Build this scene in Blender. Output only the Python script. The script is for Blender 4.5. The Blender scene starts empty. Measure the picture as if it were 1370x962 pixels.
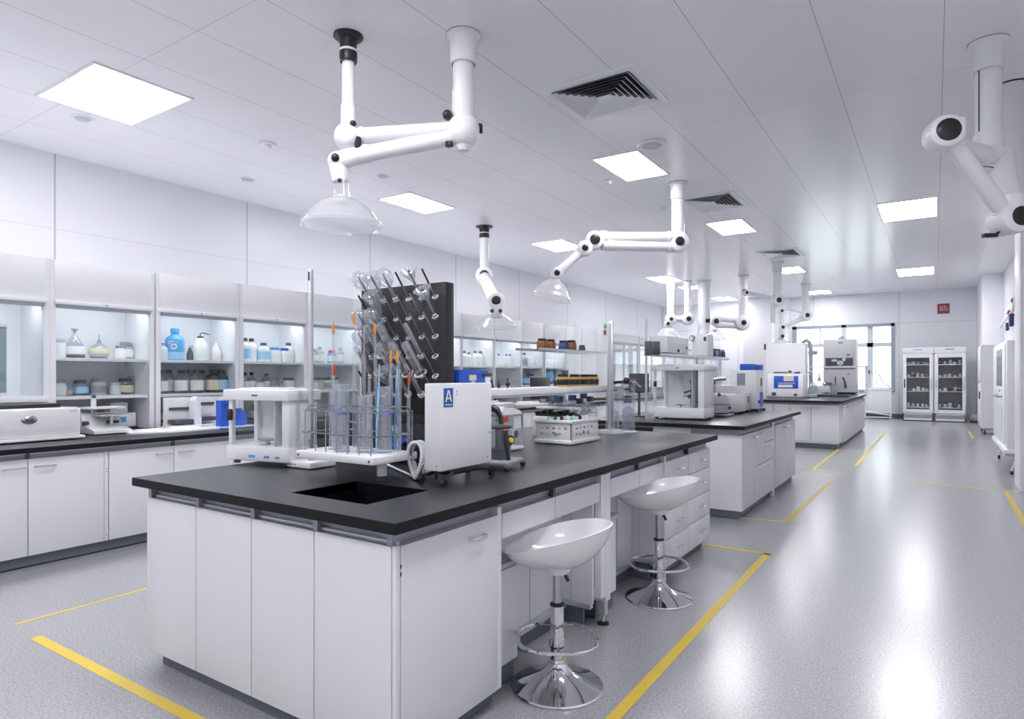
import bpy, bmesh, math, random
from mathutils import Vector, Matrix, Euler
random.seed(7)
PI = math.pi
SC = bpy.context.scene
COL = SC.collection
# ------------------------------------------------------------------ camera geometry (1370 x 962 frame)
FPX, CXP, CYP = 853.4, 685.0, 501.6
YAW = math.atan(565.8 / 853.4)
CAMZ = 1.32
FW = Vector((-math.sin(YAW), math.cos(YAW), 0)); RT = Vector((math.cos(YAW), math.sin(YAW), 0))
def _ray(px, py): return FW * FPX + RT * (px - CXP) + Vector((0, 0, 1)) * (CYP - py)
def at_z(px, py, z):
    r = _ray(px, py); return r * ((z - CAMZ) / r.z) + Vector((0, 0, CAMZ))
def at_x(px, py, x):
    r = _ray(px, py); return r * (x / r.x) + Vector((0, 0, CAMZ))
def at_y(px, py, y):
    r = _ray(px, py); return r * (y / r.y) + Vector((0, 0, CAMZ))
def at_d(px, py, d): return _ray(px, py) * (d / FPX) + Vector((0, 0, CAMZ))
cam_d = bpy.data.cameras.new('camera'); cam = bpy.data.objects.new('camera', cam_d); COL.objects.link(cam)
cam.location = (0, 0, CAMZ); cam.rotation_euler = (PI / 2, 0, YAW)
cam_d.sensor_width = 36; cam_d.lens = FPX / 1370 * 36; cam_d.shift_y = (CYP - 481) / 1370
cam_d.clip_end = 200
SC.camera = cam
SC.view_settings.view_transform = 'Standard'; SC.view_settings.look = 'None'
SC.view_settings.gamma = 1; SC.view_settings.use_curve_mapping = False
SC.view_settings.exposure = -0.02
try:
    SC.cycles.max_bounces = 12; SC.cycles.transparent_max_bounces = 24
    SC.cycles.diffuse_bounces = 6; SC.cycles.caustics_reflective = False; SC.cycles.caustics_refractive = False
    SC.cycles.sample_clamp_indirect = 6
except Exception: pass

# ------------------------------------------------------------------ materials
M = {}
def mat(name, col, rough=.5, metal=0., spec=.5, emit=None, es=0., coat=0., alpha=None):
    m = bpy.data.materials.new(name); m.use_nodes = True
    b = m.node_tree.nodes['Principled BSDF']
    b.inputs['Base Color'].default_value = (*col, 1); b.inputs['Roughness'].default_value = rough
    b.inputs['Metallic'].default_value = metal; b.inputs['Specular IOR Level'].default_value = spec
    b.inputs['Coat Weight'].default_value = coat; b.inputs['Coat Roughness'].default_value = .08 if name != 'vinyl' else .28
    if emit: b.inputs['Emission Color'].default_value = (*emit, 1); b.inputs['Emission Strength'].default_value = es
    M[name] = m; return m
def N(m, t, **kw):
    n = m.node_tree.nodes.new(t)
    for k, v in kw.items(): setattr(n, k, v)
    return n
def L(m, a, b): m.node_tree.links.new(a, b)
def thin_glass(name, tint=(.93, .96, .97), refl=1.0, ior=1.45, diff=0.0, dcol=(.9, .92, .95), rough=0.02):
    """thin sheet glass or clear plastic: mostly see-through with a fresnel reflection"""
    m = bpy.data.materials.new(name); m.use_nodes = True; nt = m.node_tree; nt.nodes.clear()
    out = N(m, 'ShaderNodeOutputMaterial'); tr = N(m, 'ShaderNodeBsdfTransparent'); gl = N(m, 'ShaderNodeBsdfGlossy')
    tr.inputs['Color'].default_value = (*tint, 1); gl.inputs['Roughness'].default_value = rough
    gl.inputs['Color'].default_value = (1, 1, 1, 1)
    fr = N(m, 'ShaderNodeFresnel'); ge = N(m, 'ShaderNodeNewGeometry'); im = N(m, 'ShaderNodeMix')
    im.inputs[2].default_value = ior; im.inputs[3].default_value = 1 / ior      # same reflectance from both sides of the sheet
    L(m, ge.outputs['Backfacing'], im.inputs[0]); L(m, im.outputs[0], fr.inputs['IOR'])
    mx = N(m, 'ShaderNodeMixShader'); L(m, fr.outputs[0], mx.inputs[0])
    base = tr.outputs[0]
    if diff > 0:
        df = N(m, 'ShaderNodeBsdfDiffuse'); df.inputs['Color'].default_value = (*dcol, 1)
        tl = N(m, 'ShaderNodeBsdfTranslucent'); tl.inputs['Color'].default_value = (*dcol, 1)
        a = N(m, 'ShaderNodeMixShader'); a.inputs[0].default_value = .5
        L(m, df.outputs[0], a.inputs[1]); L(m, tl.outputs[0], a.inputs[2])
        d2 = N(m, 'ShaderNodeMixShader'); d2.inputs[0].default_value = diff
        L(m, tr.outputs[0], d2.inputs[1]); L(m, a.outputs[0], d2.inputs[2]); base = d2.outputs[0]
    L(m, base, mx.inputs[1]); L(m, gl.outputs[0], mx.inputs[2]); L(m, mx.outputs[0], out.inputs[0])
    M[name] = m; return m

mat('laminate', (.72, .725, .755), .38)
mat('laminate_warm', (.70, .705, .73), .38)
mat('white', (.83, .84, .87), .3)
mat('sink', (.008, .008, .010), .25, spec=.2)
mat('gloss_white', (.76, .765, .78), .12, coat=.3)
mat('arm_white', (.80, .81, .84), .28)
mat('rail', (.33, .345, .385), .4, .35)
mat('plinth', (.115, .13, .165), .45)
mat('alu', (.66, .68, .71), .3, .85)
mat('chrome', (.72, .73, .75), .05, 1.)
mat('steel', (.42, .43, .46), .22, 1.)
mat('black', (.012, .012, .015), .35)
mat('black_gloss', (.012, .013, .017), .12)
mat('darkgrey', (.07, .075, .09), .4)
mat('grey', (.30, .31, .34), .4)
mat('midgrey', (.48, .49, .53), .4)
mat('blue', (.02, .10, .55), .35)
mat('signblue', (.012, .10, .33), .35)
mat('skyblue', (.09, .36, .72), .35)
mat('lightblue', (.35, .62, .85), .4)
mat('navy', (.03, .05, .16), .35)
mat('orange', (.75, .28, .03), .4)
mat('amber', (.20, .075, .018), .2)
mat('amberlight', (.50, .28, .07), .3)
mat('redsign', (.33, .02, .05), .4)
mat('red', (.6, .06, .03), .4)
mat('yellowknob', (.7, .52, .05), .4)
mat('teal', (.25, .62, .60), .4)
mat('green', (.25, .5, .12), .4)
mat('paper', (.83, .83, .82), .6)
mat('cream', (.70, .64, .48), .6)
mat('liquid', (.55, .56, .56), .3)
mat('frost', (.72, .74, .76), .4)
mat('wood', (.45, .28, .12), .5)
mat('screen', (.09, .10, .13), .2)
mat('greyglass', (.24, .28, .32), .12)
mat('winframe', (.36, .40, .46), .4, .2)
mat('winframe_light', (.66, .71, .78), .4)
mat('panel_light', (.9, .9, .9), .5, emit=(.99, .98, 1.0), es=26.0)
thin_glass('glass', (.95, .97, .98))
thin_glass('cabglass', (.97, .985, .985), ior=1.4)
thin_glass('labglass', (.88, .90, .93), ior=2.0, diff=.05)
thin_glass('boardglass', (.86, .88, .91), ior=2.5, diff=.17, dcol=(.95, .96, 1))
thin_glass('jarglass', (.82, .85, .88), ior=1.5, diff=.12)
thin_glass('hoodplastic', (.93, .94, .95), ior=1.6, diff=.36, dcol=(.92, .92, .95), rough=.08)
thin_glass('clearhood', (.96, .965, .97), ior=1.45, diff=.15, rough=.05)
thin_glass('hoodwhite', (.93, .94, .95), ior=1.6, diff=.55, dcol=(.93, .93, .95), rough=.08)
thin_glass('tubeglass', (.88, .90, .93), ior=1.9, diff=.12)

# black epoxy worktop: faint speckle in colour and gloss
m = mat('epoxy', (.02, .021, .025), .30, spec=.9)
b = m.node_tree.nodes['Principled BSDF']
tc = N(m, 'ShaderNodeTexCoord'); nz = N(m, 'ShaderNodeTexNoise'); nz.inputs['Scale'].default_value = 160; nz.inputs['Detail'].default_value = 3
L(m, tc.outputs['Object'], nz.inputs['Vector'])
cr = N(m, 'ShaderNodeValToRGB'); cr.color_ramp.elements[0].color = (.006, .0065, .009, 1); cr.color_ramp.elements[1].color = (.018, .0185, .023, 1)
L(m, nz.outputs['Fac'], cr.inputs['Fac']); L(m, cr.outputs['Color'], b.inputs['Base Color'])
mr = N(m, 'ShaderNodeMapRange'); mr.inputs['To Min'].default_value = .27; mr.inputs['To Max'].default_value = .40
L(m, nz.outputs['Fac'], mr.inputs['Value']); L(m, mr.outputs[0], b.inputs['Roughness'])

# speckled vinyl floor with a wax coat
m = mat('vinyl', (.4, .4, .42), .3, spec=.75, coat=.45)
b = m.node_tree.nodes['Principled BSDF']
tc = N(m, 'ShaderNodeTexCoord')
nz = N(m, 'ShaderNodeTexNoise'); nz.inputs['Scale'].default_value = 95; nz.inputs['Detail'].default_value = 6; nz.inputs['Roughness'].default_value = .75
n2 = N(m, 'ShaderNodeTexNoise'); n2.inputs['Scale'].default_value = 1.3; n2.inputs['Detail'].default_value = 3
L(m, tc.outputs['Object'], nz.inputs['Vector']); L(m, tc.outputs['Object'], n2.inputs['Vector'])
cr = N(m, 'ShaderNodeValToRGB')
cr.color_ramp.elements[0].position = .33; cr.color_ramp.elements[0].color = (.20, .203, .215, 1)
cr.color_ramp.elements[1].position = .66; cr.color_ramp.elements[1].color = (.47, .475, .495, 1)
L(m, nz.outputs['Fac'], cr.inputs['Fac'])
mx = N(m, 'ShaderNodeMix', data_type='RGBA', blend_type='MULTIPLY'); mx.inputs['Factor'].default_value = .25
L(m, cr.outputs['Color'], mx.inputs[6]); L(m, n2.outputs['Color'], mx.inputs[7])
L(m, cr.outputs['Color'], b.inputs['Base Color'])
mr = N(m, 'ShaderNodeMapRange'); mr.inputs['To Min'].default_value = .21; mr.inputs['To Max'].default_value = .25
L(m, n2.outputs['Fac'], mr.inputs['Value']); L(m, mr.outputs[0], b.inputs['Roughness'])
bp = N(m, 'ShaderNodeBump'); bp.inputs['Strength'].default_value = .03; bp.inputs['Distance'].default_value = .002
n3 = N(m, 'ShaderNodeTexNoise'); n3.inputs['Scale'].default_value = 22; n3.inputs['Detail'].default_value = 2
L(m, tc.outputs['Object'], n3.inputs['Vector'])
L(m, n3.outputs['Fac'], bp.inputs['Height']); L(m, bp.outputs[0], b.inputs['Normal'])

# panelled surfaces: thin joint lines at real panel pitches
def panelled(name, col, rough, ux, px_, x0, uy, py_, y0, wx=.006, wy=.004, dark=.62, wav=.0, spec=.5):
    m = mat(name, col, rough, spec=spec); b = m.node_tree.nodes['Principled BSDF']
    tc = N(m, 'ShaderNodeTexCoord'); sp = N(m, 'ShaderNodeSeparateXYZ'); L(m, tc.outputs['Object'], sp.inputs[0])
    outs = []
    for u, p, o, w in ((ux, px_, x0, wx), (uy, py_, y0, wy)):
        a = N(m, 'ShaderNodeMath', operation='SUBTRACT'); L(m, sp.outputs[u], a.inputs[0]); a.inputs[1].default_value = o - p * 40
        f = N(m, 'ShaderNodeMath', operation='MODULO'); L(m, a.outputs[0], f.inputs[0]); f.inputs[1].default_value = p
        l = N(m, 'ShaderNodeMath', operation='LESS_THAN'); L(m, f.outputs[0], l.inputs[0]); l.inputs[1].default_value = w
        outs.append(l)
    mxm = N(m, 'ShaderNodeMath', operation='MAXIMUM'); L(m, outs[0].outputs[0], mxm.inputs[0]); L(m, outs[1].outputs[0], mxm.inputs[1])
    mix = N(m, 'ShaderNodeMix', data_type='RGBA'); L(m, mxm.outputs[0], mix.inputs[0])
    mix.inputs[6].default_value = (*col, 1); mix.inputs[7].default_value = (*[c * dark for c in col], 1)
    L(m, mix.outputs[2], b.inputs['Base Color'])
    if wav:
        nz = N(m, 'ShaderNodeTexNoise'); nz.inputs['Scale'].default_value = 1.6; nz.inputs['Detail'].default_value = 1
        L(m, tc.outputs['Object'], nz.inputs['Vector'])
        bp = N(m, 'ShaderNodeBump'); bp.inputs['Strength'].default_value = wav; bp.inputs['Distance'].default_value = .05
        L(m, nz.outputs['Fac'], bp.inputs['Height']); L(m, bp.outputs[0], b.inputs['Normal'])
    return m
panelled('ceil', (.88, .88, .905), .22, 0, .7685, -2.253, 1, 3.84, 6.49, dark=.55, wav=.06)
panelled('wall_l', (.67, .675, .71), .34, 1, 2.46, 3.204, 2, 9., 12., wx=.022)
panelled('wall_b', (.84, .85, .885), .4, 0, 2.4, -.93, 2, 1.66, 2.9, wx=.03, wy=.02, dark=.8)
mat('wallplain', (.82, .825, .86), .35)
mat('pillar', (.84, .845, .88), .35)
mat('edgeband', (.008, .008, .010), .55, spec=.2)
mat('tape', (.70, .50, .06), .4)

# ------------------------------------------------------------------ mesh builder
class MB:
    def __init__(s, *mats):
        s.bm = bmesh.new(); s.mats = list(mats)
    def mi(s, m):
        if m is None: return 0
        if m not in s.mats: s.mats.append(m)
        return s.mats.index(m)
    def _set(s, faces, m, T=None):
        i = s.mi(m)
        for f in faces: f.material_index = i; f.smooth = True
        if T is not None:
            bmesh.ops.transform(s.bm, matrix=T, verts=list({v for f in faces for v in f.verts}))
    def box(s, x0, x1, y0, y1, z0, z1, m=None, bev=0., T=None, seg=2):
        t = bmesh.new(); r = bmesh.ops.create_cube(t, size=1)
        bmesh.ops.scale(t, vec=(abs(x1 - x0), abs(y1 - y0), abs(z1 - z0)), verts=t.verts)
        bmesh.ops.translate(t, vec=((x0 + x1) / 2, (y0 + y1) / 2, (z0 + z1) / 2), verts=t.verts)
        if bev: bmesh.ops.bevel(t, geom=list(t.edges), offset=bev, segments=seg, affect='EDGES', profile=.5)
        s.merge(t, m, T); return s
    def merge(s, t, m, T=None):
        mp = {}
        for v in t.verts: mp[v] = s.bm.verts.new(v.co)
        fs = []
        for f in t.faces:
            try: fs.append(s.bm.faces.new([mp[v] for v in f.verts]))
            except ValueError: pass
        t.free(); s._set(fs, m, T)
    def lathe(s, prof, m=None, seg=20, T=None, close=False):
        rings = []
        for r, z in prof:
            if r < 1e-5: rings.append([s.bm.verts.new((0, 0, z))])
            else: rings.append([s.bm.verts.new((r * math.cos(2 * PI * k / seg), r * math.sin(2 * PI * k / seg), z)) for k in range(seg)])
        fs = []
        for a, b in zip(rings, rings[1:]):
            for k in range(seg):
                q = [a[k % len(a)], a[(k + 1) % seg % len(a)], b[(k + 1) % seg % len(b)], b[k % len(b)]]
                q = list(dict.fromkeys(q))
                if len(q) >= 3: fs.append(s.bm.faces.new(q))
        i = s.mi(m)
        for f in fs: f.material_index = i; f.smooth = True
        if T is not None: bmesh.ops.transform(s.bm, matrix=T, verts=[v for r in rings for v in r])
        return s
    def cyl(s, p0, p1, r0, r1=None, m=None, seg=16, cap=True):
        p0 = Vector(p0); p1 = Vector(p1); d = p1 - p0; h = d.length; r1 = r0 if r1 is None else r1
        T = Matrix.Translation(p0) @ d.to_track_quat('Z', 'Y').to_matrix().to_4x4()
        pr = [(r0, 0), (r1, h)]
        if cap: pr = [(0, 0)] + pr + [(0, h)]
        return s.lathe(pr, m, seg, T)
    def disc_axis(s, prof, p, d, m=None, seg=20):
        T = Matrix.Translation(Vector(p)) @ Vector(d).to_track_quat('Z', 'Y').to_matrix().to_4x4()
        return s.lathe(prof, m, seg, T)
    def sph(s, c, r, m=None, sc=(1, 1, 1), seg=16, rings=10, T=None):
        pr = [(r * math.sin(PI * k / rings), -r * math.cos(PI * k / rings)) for k in range(rings + 1)]
        pr[0] = (0, -r); pr[-1] = (0, r)
        X = Matrix.Translation(Vector(c)) @ Matrix.Diagonal((*sc, 1))
        return s.lathe(pr, m, seg, (T @ X) if T is not None else X)
    def tube(s, pts, r, m=None, seg=8, closed=False):
        pts = [Vector(p) for p in pts]; n = len(pts); rings = []; up = None
        for k, p in enumerate(pts):
            a = pts[(k - 1) % n] if (closed or k > 0) else p; b = pts[(k + 1) % n] if (closed or k < n - 1) else p
            d = (b - a).normalized()
            if up is None: up = d.orthogonal().normalized()
            up = (up - d * up.dot(d)).normalized(); w = d.cross(up)
            rr = r[k] if isinstance(r, (list, tuple)) else r
            rings.append([s.bm.verts.new(p + (up * math.cos(2 * PI * j / seg) + w * math.sin(2 * PI * j / seg)) * rr) for j in range(seg)])
        i = s.mi(m); pairs = list(zip(rings, rings[1:]))
        if closed: pairs.append((rings[-1], rings[0]))
        for a, b in pairs:
            for j in range(seg):
                f = s.bm.faces.new([a[j], a[(j + 1) % seg], b[(j + 1) % seg], b[j]]); f.material_index = i; f.smooth = True
        if not closed:
            for rg in (rings[0], rings[-1]):
                f = s.bm.faces.new(rg); f.material_index = i
        return s
    def prism(s, pts, axis, a0, a1, m=None, T=None):
        """extrude a closed 2-D outline along axis 'x','y' or 'z'"""
        def mk(u, v, a): return {'x': (a, u, v), 'y': (u, a, v), 'z': (u, v, a)}[axis]
        A = [s.bm.verts.new(mk(u, v, a0)) for u, v in pts]; B = [s.bm.verts.new(mk(u, v, a1)) for u, v in pts]
        n = len(pts); fs = [s.bm.faces.new(A), s.bm.faces.new(B[::-1])]
        for k in range(n): fs.append(s.bm.faces.new([A[k], B[k], B[(k + 1) % n], A[(k + 1) % n]]))
        s._set(fs, m, T); return s
    def quad(s, a, b, c, d, m=None):
        f = s.bm.faces.new([s.bm.verts.new(p) for p in (a, b, c, d)]); f.material_index = s.mi(m); return s
    def build(s, name, parent=None, loc=None, rz=0, smooth=35):
        bmesh.ops.recalc_face_normals(s.bm, faces=list(s.bm.faces))
        me = bpy.data.meshes.new(name); s.bm.to_mesh(me); s.bm.free()
        for k in s.mats: me.materials.append(M[k])
        try: me.set_sharp_from_angle(angle=math.radians(smooth))
        except Exception: pass
        o = bpy.data.objects.new(name, me); COL.objects.link(o)
        if parent is not None: o.parent = parent
        if loc is not None: o.location = loc
        if rz: o.rotation_euler = (0, 0, rz)
        return o
def tag(o, label, cat, group=None):
    n = len(label.split()); assert 4 <= n <= 16, (n, label)
    o['label'] = label; o['category'] = cat
    if group: o['group'] = group
    return o
def thing(name, label, cat, loc=(0, 0, 0), rz=0, group=None):
    o = bpy.data.objects.new(name, None); COL.objects.link(o); o.empty_display_size = .05
    o.location = loc; o.rotation_euler = (0, 0, rz); return tag(o, label, cat, group)
def struct(o): o['kind'] = 'structure'; return o
def dup(root, loc, rz, label, group=None):
    r = root.copy(); COL.objects.link(r); r.location = loc; r.rotation_euler = (0, 0, rz); tag(r, label, root['category'], group)
    for ch in list(root.children):
        c = ch.copy(); COL.objects.link(c); c.parent = r
        for g in list(ch.children):
            d = g.copy(); COL.objects.link(d); d.parent = c
    return r
def text_part(name, txt, size, m, parent, loc, rot, ext=.0006, align='CENTER'):
    cu = bpy.data.curves.new(name, 'FONT'); cu.body = txt; cu.size = size; cu.extrude = ext; cu.align_x = align; cu.align_y = 'CENTER'
    t = bpy.data.objects.new('tmp_text', cu); COL.objects.link(t)
    bpy.context.view_layer.update(); dg = bpy.context.evaluated_depsgraph_get()
    me = bpy.data.meshes.new_from_object(t.evaluated_get(dg)); bpy.data.objects.remove(t)
    me.materials.clear(); me.materials.append(M[m])
    o = bpy.data.objects.new(name, me); COL.objects.link(o); o.parent = parent; o.location = loc; o.rotation_euler = rot
    return o
ORD = ['first', 'second', 'third', 'fourth', 'fifth', 'sixth', 'seventh', 'eighth', 'ninth', 'tenth', 'eleventh', 'twelfth']
mat('strip_light', (.9, .9, .9), .5, emit=(.95, .98, 1), es=13.0)
# ================================================================== THE ROOM
CH = 3.87                     # ceiling height
XL, XR, YB, YF = -8.45, 1.42, 22.9, -3.6
b = MB('vinyl'); b.box(XL, XR + .1, YF, YB, -.1, 0); struct(b.build('floor'))
b = MB('ceil'); b.box(XL - .2, XR + .3, YF - .2, YB + .2, CH, CH + .12); struct(b.build('ceiling'))
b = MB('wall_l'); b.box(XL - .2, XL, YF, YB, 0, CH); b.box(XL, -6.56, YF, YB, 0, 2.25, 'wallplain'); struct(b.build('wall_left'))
b = MB('wallplain'); b.box(XR, XR + .2, YF, YB, 0, CH); struct(b.build('wall_right'))
b = MB('wallplain'); b.box(XL, XR, YF - .2, YF, 0, CH); struct(b.build('wall_front'))
WX0, WX1, WZ0, WZ1 = -3.96, -1.03, .80, 2.92
b = MB('wall_b')
b.box(XL, WX0, YB, YB + .2, 0, CH); b.box(WX1, XR + .2, YB, YB + .2, 0, CH)
b.box(WX0, WX1, YB, YB + .2, WZ1, CH); b.box(WX0, WX1, YB, YB + .2, 0, WZ0)
struct(b.build('wall_back'))
# pillars built against the walls
b = MB('pillar'); b.box(-5.35, -4.45, 22.1, YB, 0, CH, bev=.01); b.box(-4.45, -4.05, 22.5, YB, 0, CH, bev=.01); struct(b.build('trim_1'))
b = MB('pillar'); b.box(1.0, XR, 20.0, YB, 0, CH, bev=.01); struct(b.build('trim_2'))
b = MB('pillar'); b.box(.80, XR, 9.15, 9.75, 0, CH, bev=.01); struct(b.build('trim_3'))
b = MB('plinth'); b.box(-4.0, -.80, YB - .015, YB, 0, .12); struct(b.build('baseboard_back'))
# window in the back wall: two lights with an inner sash, clear panes
b = MB('winframe', 'winframe_light')
y0, y1 = YB - .03, YB + .12
b.box(WX0, WX0 + .13, y0, y1, WZ0, WZ1); b.box(WX1 - .10, WX1, y0, y1, WZ0, WZ1)
b.box(WX0, WX1, y0, y1, WZ1 - .09, WZ1); b.box(WX0, WX1, y0 - .03, y1, WZ0, WZ0 + .06)
b.box(-2.50, -2.36, y0, y1, WZ0, WZ1, 'winframe_light')
b.box(WX0 + .1, -2.4, YB + .06, YB + .10, 2.22, 2.34, 'winframe_light'); b.box(-2.4, WX1 - .08, YB + .06, YB + .10, 2.20, 2.33, 'winframe_light')
b.box(-1.78, -1.62, YB + .06, YB + .10, WZ0, WZ1, 'winframe_light'); b.box(WX0 + .19, WX0 + .26, YB + .06, YB + .10, WZ0, 2.22, 'winframe_light')
b.box(-3.15, -3.11, YB + .06, YB + .10, 2.3, WZ1, 'winframe_light')
w = struct(b.build('window_1'))
p = MB('glass'); p.box(WX0 + .1, WX1 - .08, YB + .078, YB + .084, WZ0 + .05, WZ1 - .05); p.build('pane', w)
h = MB('black'); h.box(-1.74, -1.71, YB + .02, YB + .06, 1.35, 1.47, bev=.005); h.build('window_handle', w)

# world: a bright overcast sky outside the window
wd = bpy.data.worlds.new('sky'); SC.world = wd; wd.use_nodes = True
bg = wd.node_tree.nodes['Background']; bg.inputs[0].default_value = (.90, .95, 1.0, 1); bg.inputs[1].default_value = 3.0

# ------------------------------------------------------------------ ceiling lights
def ceiling_light(cx, cy, w, d, label):
    t = thing('ceiling_light', label, 'ceiling light', (cx, cy, CH), 0, 'ceiling lights')
    f = MB('white')
    e = .025
    f.box(-w / 2 - e, -w / 2, -d / 2 - e, d / 2 + e, -.012, .0); f.box(w / 2, w / 2 + e, -d / 2 - e, d / 2 + e, -.012, 0)
    f.box(-w / 2, w / 2, -d / 2 - e, -d / 2, -.012, 0); f.box(-w / 2, w / 2, d / 2, d / 2 + e, -.012, 0)
    f.build('frame', t)
    g = MB('panel_light'); g.box(-w / 2, w / 2, -d / 2, d / 2, -.009, -.003); g.build('diffuser', t)
    return t
rowname = {-6.26: 'left', -5.98: 'left', -3.09: 'middle'}
LEFT_Y = [(-6.26, 2.86, 1.08, .80), (-6.40, 7.12, .58, .98), (-6.18, 10.99, .66, .95), (-6.0, 16.4, .60, 1.1), (-5.9, 18.35, .6, .6), (-5.87, 21.7, .58, 1.0)]
MID_Y = [(-3.09, 7.31, .54, .98), (-2.92, 11.27, .56, 1.05), (-2.91, 16.65, .50, .9), (-2.98, 21.6, .6, .8)]
RIGHT_Y = [(-.345, 11.6, .73, 1.28), (-.40, 18.6, .74, 1.25)]
for row, nm in ((LEFT_Y, 'left'), (MID_Y, 'middle'), (RIGHT_Y, 'right')):
    for k, (x, y, w_, d_) in enumerate(row):
        ceiling_light(x, y, w_, d_, (f'nearest glowing ceiling light panel of the {nm} row' if k == 0 else f'added unseen ceiling light panel, {ORD[k]} from the camera in the {nm} row'))
# unseen panels added over and behind the camera, sized to brighten the near side
for x, y in ((-3.09, 2.2), (-.35, 2.6), (-6.26, -1.2), (-3.09, -1.2), (-.35, -1.2)):
    ceiling_light(x, y, .82, .82, f'added unseen ceiling light panel, {"left" if x < -5 else "middle" if x < -2 else "right"} row, {"overhead just before" if y > 0 else "behind"} the camera')

# ------------------------------------------------------------------ air vents: nested square louvres
def vent(cx, cy, w, d, label):
    t = thing('air_vent', label, 'air vent', (cx, cy, CH), 0, 'square ceiling air vents')
    f = MB('white'); e = .075
    def ring(mb, hw, hd, k, z0, z1, m=None, slope=0.):
        # four sloping blades forming one square ring
        o = [(-hw, -hd), (hw, -hd), (hw, hd), (-hw, hd)]; i = [(-hw + k, -hd + k), (hw - k, -hd + k), (hw - k, hd - k), (-hw + k, hd - k)]
        for a in range(4):
            c = (a + 1) % 4
            mb.quad((*o[a], z0), (*o[c], z0), (*i[c], z1), (*i[a], z1), m)
    hw, hd = w / 2, d / 2
    for (x0, x1, y0, y1) in ((-hw, -hw + e, -hd, hd), (hw - e, hw, -hd, hd), (-hw + e, hw - e, -hd, -hd + e), (-hw + e, hw - e, hd - e, hd)):
        f.box(x0, x1, y0, y1, -.014, 0)
    f.build('frame', t)
    n = 6; st = (min(hw, hd) - e - .03) / n
    bk = MB('black'); bk.box(-hw + e, hw - e, -hd + e, hd - e, -.0025, -.001); bk.build('duct_opening', t)
    for k in range(n):
        lv = MB('white'); ring(lv, hw - e - k * st, hd - e - k * st, st * .60, -.026, -.004)
        ring(lv, hw - e - k * st - .002, hd - e - k * st - .002, st * .60, -.0245, -.003); lv.build('louvre', t)
    c = MB('white'); c.box(-hw + e + n * st, hw - e - n * st, -hd + e + n * st, hd - e - n * st, -.026, -.018); c.build('louvre', t)
    return t
vent(-2.503, 5.31, .90, .82, 'square louvred air vent nearest the camera, beside the first extraction arm')
vent(-2.715, 9.5, .78, .95, 'square louvred air vent beyond the long folded extraction arm, second from the camera')
vent(-2.70, 14.27, .78, .95, 'farthest square louvred air vent, above the distant benches')

# ------------------------------------------------------------------ small ceiling fittings
def disc(name, p, r, h, label, cat, group=None, m='white', dome=False):
    t = thing(name, label, cat, (p.x, p.y, CH), 0, group)
    b = MB(m); b.lathe([(r * .96, 0), (r, -h * .4), (r * .92, -h), (0, -h)], m, 24); b.build('rim', t)
    c = MB('midgrey' if not dome else 'white')
    if dome: c.lathe([(r * .45, -h), (r * .42, -h - .02), (r * .2, -h - .035), (0, -h - .035)], 'white', 16); c.build('sensor', t)
    else: c.lathe([(r * .7, -h - .001), (r * .66, -h - .006), (0, -h - .008)], None, 20); c.build('cover', t)
disc('smoke_detector', at_z(358, 192, CH), .09, .022, 'round white smoke detector with a sensor dome, left of the first extraction arm', 'smoke detector', dome=True)
disc('ceiling_disc', at_z(331, 240, CH), .105, .012, 'round flat ceiling cap left of the smoke detector, near the wall', 'ceiling cap')
disc('ceiling_disc', at_z(110, 158, CH), .10, .010, 'round flat ceiling cap beside the nearest ceiling light of the left row', 'ceiling cap')
disc('sprinkler_head', at_z(816, 241, CH), .06, .02, 'small round sprinkler fitting left of the middle row first ceiling light', 'sprinkler', dome=True)
disc('sprinkler_head', at_z(889, 277, CH), .05, .02, 'small round sprinkler fitting left of the long arm column', 'sprinkler', dome=True)
disc('sprinkler_head', at_z(963, 283, CH), .05, .02, 'small round sprinkler fitting beyond the second air vent', 'sprinkler', dome=True)
disc('ceiling_disc', at_z(872, 192, CH), .16, .03, 'large round ceiling cap behind the middle row first ceiling light', 'ceiling cap')
disc('ceiling_disc', at_z(512, 236, CH), .09, .01, 'round flat ceiling cap just before the left row second ceiling light', 'ceiling cap')

# ------------------------------------------------------------------ yellow floor tapes
def tape(p0, p1, w, label):
    p0 = Vector(p0); p1 = Vector(p1); d = (p1 - p0); n = Vector((-d.y, d.x, 0)).normalized() * (w / 2); c = (p0 + p1) / 2
    b = MB('tape'); a = [p0 - n - c, p1 - n - c, p1 + n - c, p0 + n - c]
    b.prism([(v.x, v.y) for v in a], 'z', .0004, .0016)
    tag(b.build('floor_tape', loc=(c.x, c.y, 0)), label, 'floor tape', 'yellow tapes marking the floor')
F = lambda px, py: (lambda v: (v.x, v.y, 0))(at_z(px, py, 0))
tape((-1.03, .9, 0), (-1.03, 4.97, 0), .05, 'yellow floor tape running along the aisle beside the two bar stools')
tape((-1.50, 4.955, 0), (-1.0, 4.955, 0), .045, 'short yellow floor tape crossing at the far end of the near island bench')
tape((-3.77, 1.35, 0), (-1.9, 1.37, 0), .05, 'yellow floor tape crossing in front of the near bench end panels')
tape(F(20, 836), (F(190, 790)[0] - .02, 5.2, 0), .022, 'thin yellow floor tape in the aisle left of the near island bench')
tape(F(950, 689), F(1064, 700), .03, 'thin yellow floor tape crossing in front of the second island bench')
tape(F(1053, 697), F(1110, 645), .045, 'faded yellow floor tape along the aisle right of the second island bench')
tape(F(1087, 629), F(1122, 601), .04, 'yellow floor tape running up to the third bench near corner')
tape(F(1066, 627), F(1137, 635), .035, 'yellow floor tape crossing between the second and third island benches')
tape(F(1145, 623), F(1184, 579), .05, 'yellow floor tape along the aisle right of the third island bench')
tape(F(1125, 602), F(1152, 603.5), .03, 'short faint yellow floor tape at the third bench near corner')
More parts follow.
